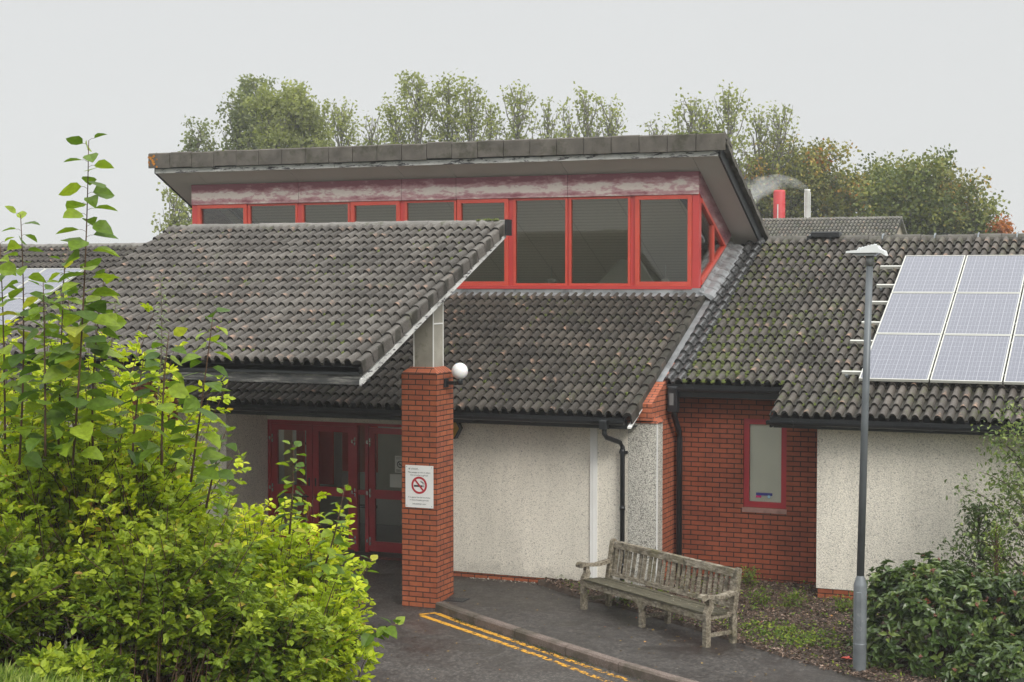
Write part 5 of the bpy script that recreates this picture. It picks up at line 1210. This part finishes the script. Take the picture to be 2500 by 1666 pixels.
c = V(5.7, 17.6, .05); dome_bush('viburnum_bush', 'low glossy bush at the front of the bed behind the car roof', tuple(c), .85, .6, .55, 2600, .105, 'leaf_viburnum', 'glossy bushes in the bed', berries=10)
def bushy(name, label, c, H, W, n, lsize, mat, cat='shrub', grp=None, nb=26, form='mid', up=.8, wdr=.5, tw='bark', low=.25, ff=.09):
    T = thing(name, label, cat, c, 0, grp); tb = MB(); tips = []
    tb.tube([(0, 0, -.05), (.02, 0, H * .4), (-.02, .03, H * .8), (0, 0, H)], [.02 * H, .015 * H, .008 * H, .004], 6)
    for i_ in range(nb):
        z0 = H * (low + (1 - low) * i_ / nb * .95); az = i_ * 2.4 + rng.normal(0, .4); r_ = W * rng.uniform(.5, 1.1) * (1.05 - (i_ / nb) ** 2 * .6)
        e_ = np.array([math.cos(az) * r_, math.sin(az) * r_, z0 + r_ * up * rng.uniform(.2, 1)]); pts = curve_pts((0, 0, z0 * .9), e_, (0, 0, .08 * H), 6)
        tb.tube(pts, list(np.linspace(.009, .002, 6) * max(.4, H / 2)), 4, cap=False); tips += list(pts[2:])
        for _ in range(3): j = rng.integers(2, 5); b2 = pts[j] + rng.normal(0, .16, 3) * W; tb.tube([pts[j], b2], [.003, .0015], 3, cap=False); tips += [b2, (b2 + pts[j]) / 2]
    tb.build('stems', M[tw], T); A = np.array(tips); ix = rng.integers(0, len(A), n)
    P = A[ix] + np.clip(rng.normal(0, 1, (n, 3)), -1.8, 1.8) * ff * W; D = rng.normal(0, 1, (n, 3)); N = rng.normal(0, .5, (n, 3)); N[:, 2] += 1
    leaves('foliage', P, D, N, rng.uniform(.6, 1.2, n) * lsize, lsize * wdr, M[mat], T, np.clip(rng.random(len(A))[ix] * .6 + rng.random(n) * .38, 0, 1), form)
    return T
c = V(6.72, 20.0, .12); bushy('variegated_shrub', 'tall loose pale edged shrub against the wall at the right edge of the photo', tuple(c), 2.85, 1.1, 4300, .07, 'leaf_shrub', nb=44, form='full', ff=.10, low=.15)
c = V(6.05, 20.3, .12); bushy('variegated_shrub', 'lower dark loose shrub behind the glossy bush', tuple(c), 1.75, .55, 1900, .06, 'leaf_viburnum', nb=26, form='full', ff=.12, low=.2)
for la, d_, h_, lab in ((5.75, 18.6, 1.75, 'thin bright weed poking out of the top of the glossy bush'), (6.0, 18.0, 1.25, 'short bright weed in the middle of the glossy bush'), (6.15, 17.5, .95, 'feathery weed low in the glossy bush'), (6.6, 17.9, 1.35, 'feathery weed at the right edge of the glossy bush')):
    bushy('tall_weed', lab, tuple(V(la, d_, .12)), h_, .14, 420, .055, 'leaf_weed', 'weed', 'weeds in the glossy bushes', nb=24, wdr=.22, tw='twig', low=.5, up=1.4, ff=.2)
wd_ = [(1722, 1345, .30, .16, 'leafy weed by the wall behind the right end of the bench'), (1745, 1392, .22, .18, 'spreading weed behind the bench arm'), (1820, 1395, .20, .17, 'small weed in the middle of the bare soil'), (1940, 1405, .24, .18, 'small weed left of the lamp post'), (1520, 1395, .20, .15, 'little weed behind the middle of the bench'), (1440, 1385, .22, .18, 'low weed under the bench seat by the white pipe')]
def un_(x, y, z): # ground point seen at a place in the view
    u, v = x * 1.0625, y * 1.0625; F3 = np.array([FH[0] * math.cos(PITCH), FH[1] * math.cos(PITCH), -math.sin(PITCH)]); U3 = np.cross(RH, F3)
    dr = F3 * 3850 + RH * (u - 1250) - U3 * (v - 833); t_ = (z - CAM.z) / dr[2]; return np.array(CAM) + dr * t_
for x, y, h_, w_, lab in wd_:
    p = un_(x, y + 8, .15); bushy('ground_weed', lab, tuple(p), h_, w_, 170, .06, 'leaf_weed', 'weed', 'weeds in the soil bed', nb=14, tw='twig', low=.1, up=.7, ff=.25, wdr=.4)
# mulch and ground cover
def bed_scatter(name, n, f, mat, label, cat, ln, wdt, form='mid', flat=.25, zoff=.01, updir=0.):
    x = rng.uniform(.95, 8, n * 6); y = rng.uniform(-3, 2.9, n * 6); k_ = inside_bed(x, y) & f(x, y); x, y = x[k_][:n], y[k_][:n]; m_ = len(x)
    P = np.stack([x, y, bedz(x, y) + zoff * rng.random(m_)], -1); D = rng.normal(0, 1, (m_, 3)); D[:, 2] = D[:, 2] * flat + updir; N = rng.normal(0, flat, (m_, 3)); N[:, 2] += 1
    return tag(leaves(name, P, D, N, rng.uniform(.5, 1.3, m_) * ln, rng.uniform(.5, 1.2, m_) * wdt, M[mat], None, None, form), label, cat, kind='stuff')
bed_scatter('mulch', 26000, lambda x, y: x > 0, 'mulch_chip', 'brown bark chips covering the soil bed', 'mulch', .06, .024, zoff=.03)
q0 = un_(1840, 1475, .14); q1 = un_(1745, 1450, .14)
gc = lambda x, y: (np.exp(-((x - q0[0]) / .55) ** 2 - ((y - q0[1]) / .42) ** 2) + .8 * np.exp(-((x - q1[0]) / .45) ** 2 - ((y - q1[1]) / .25) ** 2) + rng.normal(0, .22, x.shape) + .35 * np.sin(x * 9) * np.sin(y * 11 + x * 4)) > .45
bed_scatter('ground_cover', 9000, gc, 'leaf_weed', 'patch of bright low green weeds on the soil between bench and lamp post', 'ground cover', .045, .034, zoff=.08, flat=.5, updir=.2)
bed_scatter('ground_cover', 500, lambda x, y: x > 0, 'leaf_weed', 'odd tiny green seedlings over the soil bed', 'ground cover', .035, .02, zoff=.03, flat=.5, updir=.2)
# weeds along the kerb foot
kx = rng.uniform(.5, 5.2, 2600); ky = np.interp(kx, [p_[0] for p_ in KERB], [p_[1] for p_ in KERB]); kk = (np.sin(kx * 3) + rng.normal(0, .8, len(kx))) > .2; kx, ky = kx[kk], ky[kk]; n = len(kx)
P = np.stack([kx - abs(rng.normal(0, .03, n)), ky - abs(rng.normal(0, .05, n)) - .005, rng.uniform(0, .012, n)], -1); D = rng.normal(0, 1, (n, 3)); D[:, 2] = abs(D[:, 2]) * .5; N = rng.normal(0, .4, (n, 3)); N[:, 2] += 1
tag(leaves('kerb_weeds', P, D, N, .022, .012, M['heather'], None, None, 'mid'), 'small moss and weeds along the foot of the kerb', 'weeds', kind='stuff')
p = un_(1945, 1518, .15); T = thing('fallen_leaf', 'bright red fallen leaf on the soil left of the lamp post', 'leaf', tuple(p + np.array([0, 0, .02])))
a5 = np.linspace(0, 5.03, 5); D = np.stack([np.cos(a5), np.sin(a5), np.full(5, .25)], -1); leaves('blade', np.zeros((5, 3)), D, np.tile([0, 0, 1.], (5, 1)), .075, .045, M['fallen_red'], T, None, 'full')
n = 150; x = np.concatenate([rng.uniform(-1.5, 6, n), rng.uniform(2.8, 6.8, n)]); y = np.concatenate([rng.uniform(-5, 1.6, n), rng.uniform(-2, 2.6, n)]); n = len(x)
kerb_y = np.interp(x, [p_[0] for p_ in KERB], [p_[1] for p_ in KERB]); bed = inside_bed(x, y); z = np.where(bed, bedz(x, y) + .03, np.where((y > kerb_y + .02) & (x > 0), .124, np.where(y > kerb_y - .15, -.2, .006)))
D = rng.normal(0, 1, (n, 3)); D[:, 2] *= .15; N = rng.normal(0, .25, (n, 3)); N[:, 2] += 1
leaf_mat('litter', [(0., (.10, .06, .03)), (.5, (.30, .20, .06)), (.85, (.45, .30, .06)), (1., (.5, .12, .06))], .1)
tag(leaves('leaf_litter', np.stack([x, y, z], -1), D, N, rng.uniform(.02, .05, n), rng.uniform(.015, .035, n), M['litter'], None, None, 'mid'), 'small fallen leaves scattered on the tarmac and soil', 'leaf litter', kind='stuff')
# rubble along the plinth
n = 260; x = rng.uniform(-.3, 2.3, n); y = 1.80 - abs(rng.normal(0, .09, n)) * (1 + (x > .9)); P = np.stack([x, y, np.full(n, .122)], -1); D = rng.normal(0, 1, (n, 3)); D[:, 2] *= .3; N = rng.normal(0, .4, (n, 3)); N[:, 2] += 1
plain('grit', (.40, .36, .30), .9, .4, 30); tag(leaves('grit', P, D, N, rng.uniform(.01, .04, n), rng.uniform(.01, .03, n), M['grit'], None, None, 'mid'), 'pale grit fallen along the foot of the pebbledash wall', 'grit', kind='stuff')

# ------------------------------------------------------------ parked car, roof showing in the bottom right corner
CR = thing('parked_car', 'dark grey car whose roof just shows in the bottom right corner', 'car', (8.95, -7.0, 0), R(-28))
st = [(-2.1, .62, .55, .70), (-2.0, .80, .62, .78), (-1.2, .95, .66, .84), (-.6, 1.36, .60, .86), (.0, 1.46, .58, .87), (.8, 1.44, .58, .87), (1.5, 1.34, .58, .86), (1.95, .98, .62, .82), (2.08, .80, .6, .76)]
v = []; ring_n = 12
for x, h, wt, wb in st:
    sh = min(h, .88)
    pr = [(-wb * .96, .22), (-wb, .45), (-wb * .985, sh * .92), (-wb * .93, sh), (-wt * 1.02, h * .955 if h > 1 else sh * 1.0), (-wt * .6, h), (wt * .6, h), (wt * 1.02, h * .955 if h > 1 else sh * 1.0), (wb * .93, sh), (wb * .985, sh * .92), (wb, .45), (wb * .96, .22)]
    v += [(x, a_, b_) for a_, b_ in pr]
f = [(i * 12 + k_, (i + 1) * 12 + k_, (i + 1) * 12 + (k_ + 1) % 12, i * 12 + (k_ + 1) % 12) for i in range(len(st) - 1) for k_ in range(12)] + [list(range(12)), [(len(st) - 1) * 12 + k_ for k_ in range(12)][::-1]]
mb = MB(); mb.add(v, [q_[::-1] for q_ in f], 0, 0, True); bd = mb.build('body', M['car_grey'], CR)
gl = MB()
def quad3(ps, off=.006):
    a_, b_, c_, d_ = [Vector(p_) for p_ in ps]; n_ = (b_ - a_).cross(d_ - a_).normalized(); cc_ = (a_ + b_ + c_ + d_) / 4
    if n_.dot(cc_ - Vector((0, 0, .6))) < 0: n_ = -n_
    q_ = [p_ + (cc_ - p_) * .06 + n_ * off for p_ in (a_, b_, c_, d_)]; gl.add(q_, [(0, 1, 2, 3)])
for i in range(2, 7):
    for k_ in (3, 7): quad3([v[i * 12 + k_], v[(i + 1) * 12 + k_], v[(i + 1) * 12 + k_ + 1], v[i * 12 + k_ + 1]])
quad3([v[2 * 12 + 5], v[2 * 12 + 6], v[3 * 12 + 6], v[3 * 12 + 5]]); quad3([v[6 * 12 + 5], v[6 * 12 + 6], v[7 * 12 + 6], v[7 * 12 + 5]]); gl.build('window', M['car_glass'], CR)
for x in (-1.3, 1.3):
    for s_ in (-1, 1):
        wv = MB(); y = .80 * s_; wv.tube([(x, y - .1, .32), (x, y + .1, .32)], .32, 24); wh = wv.build('wheel', M['rubber'], CR)
        rm = MB(); rm.tube([(x, y - .105, .32), (x, y + .105, .32)], .20, 12); rm.build('rim', M['chrome'], wh)
for s_ in (-1, 1):
    h = MB(); h.box(-2.115, -2.05, .45 * s_ - .15, .45 * s_ + .15, .58, .70); h.build('headlight', M['car_lamp'], CR)
    h = MB(); h.box(2.03, 2.10, .5 * s_ - .13, .5 * s_ + .13, .68, .80); h.build('tail_light', M['car_tail'], CR)
    h = MB(); h.box(-.75, -.6, .88 * s_ - .08, .88 * s_ + .08, .93, 1.05, ch=.02); h.build('wing_mirror', M['car_grey'], CR)

# ------------------------------------------------------------ misty air
q = NT('mist'); q.t.nodes.remove(q.b); pv = q.n('VolumePrincipled'); pv.inputs['Color'].default_value = (.97, .98, 1., 1); pv.inputs['Density'].default_value = .0010; pv.inputs['Anisotropy'].default_value = .2
q.l(pv.outputs[0], q.o.inputs['Volume'])
mb = MB(); mb.box(-75, 60, -32, 75, -1.2, 16.0); tag(mb.build('haze', q.m), kind='stuff')
print('verts', sum(len(o.data.vertices) for o in scn.objects if o.type == 'MESH'))
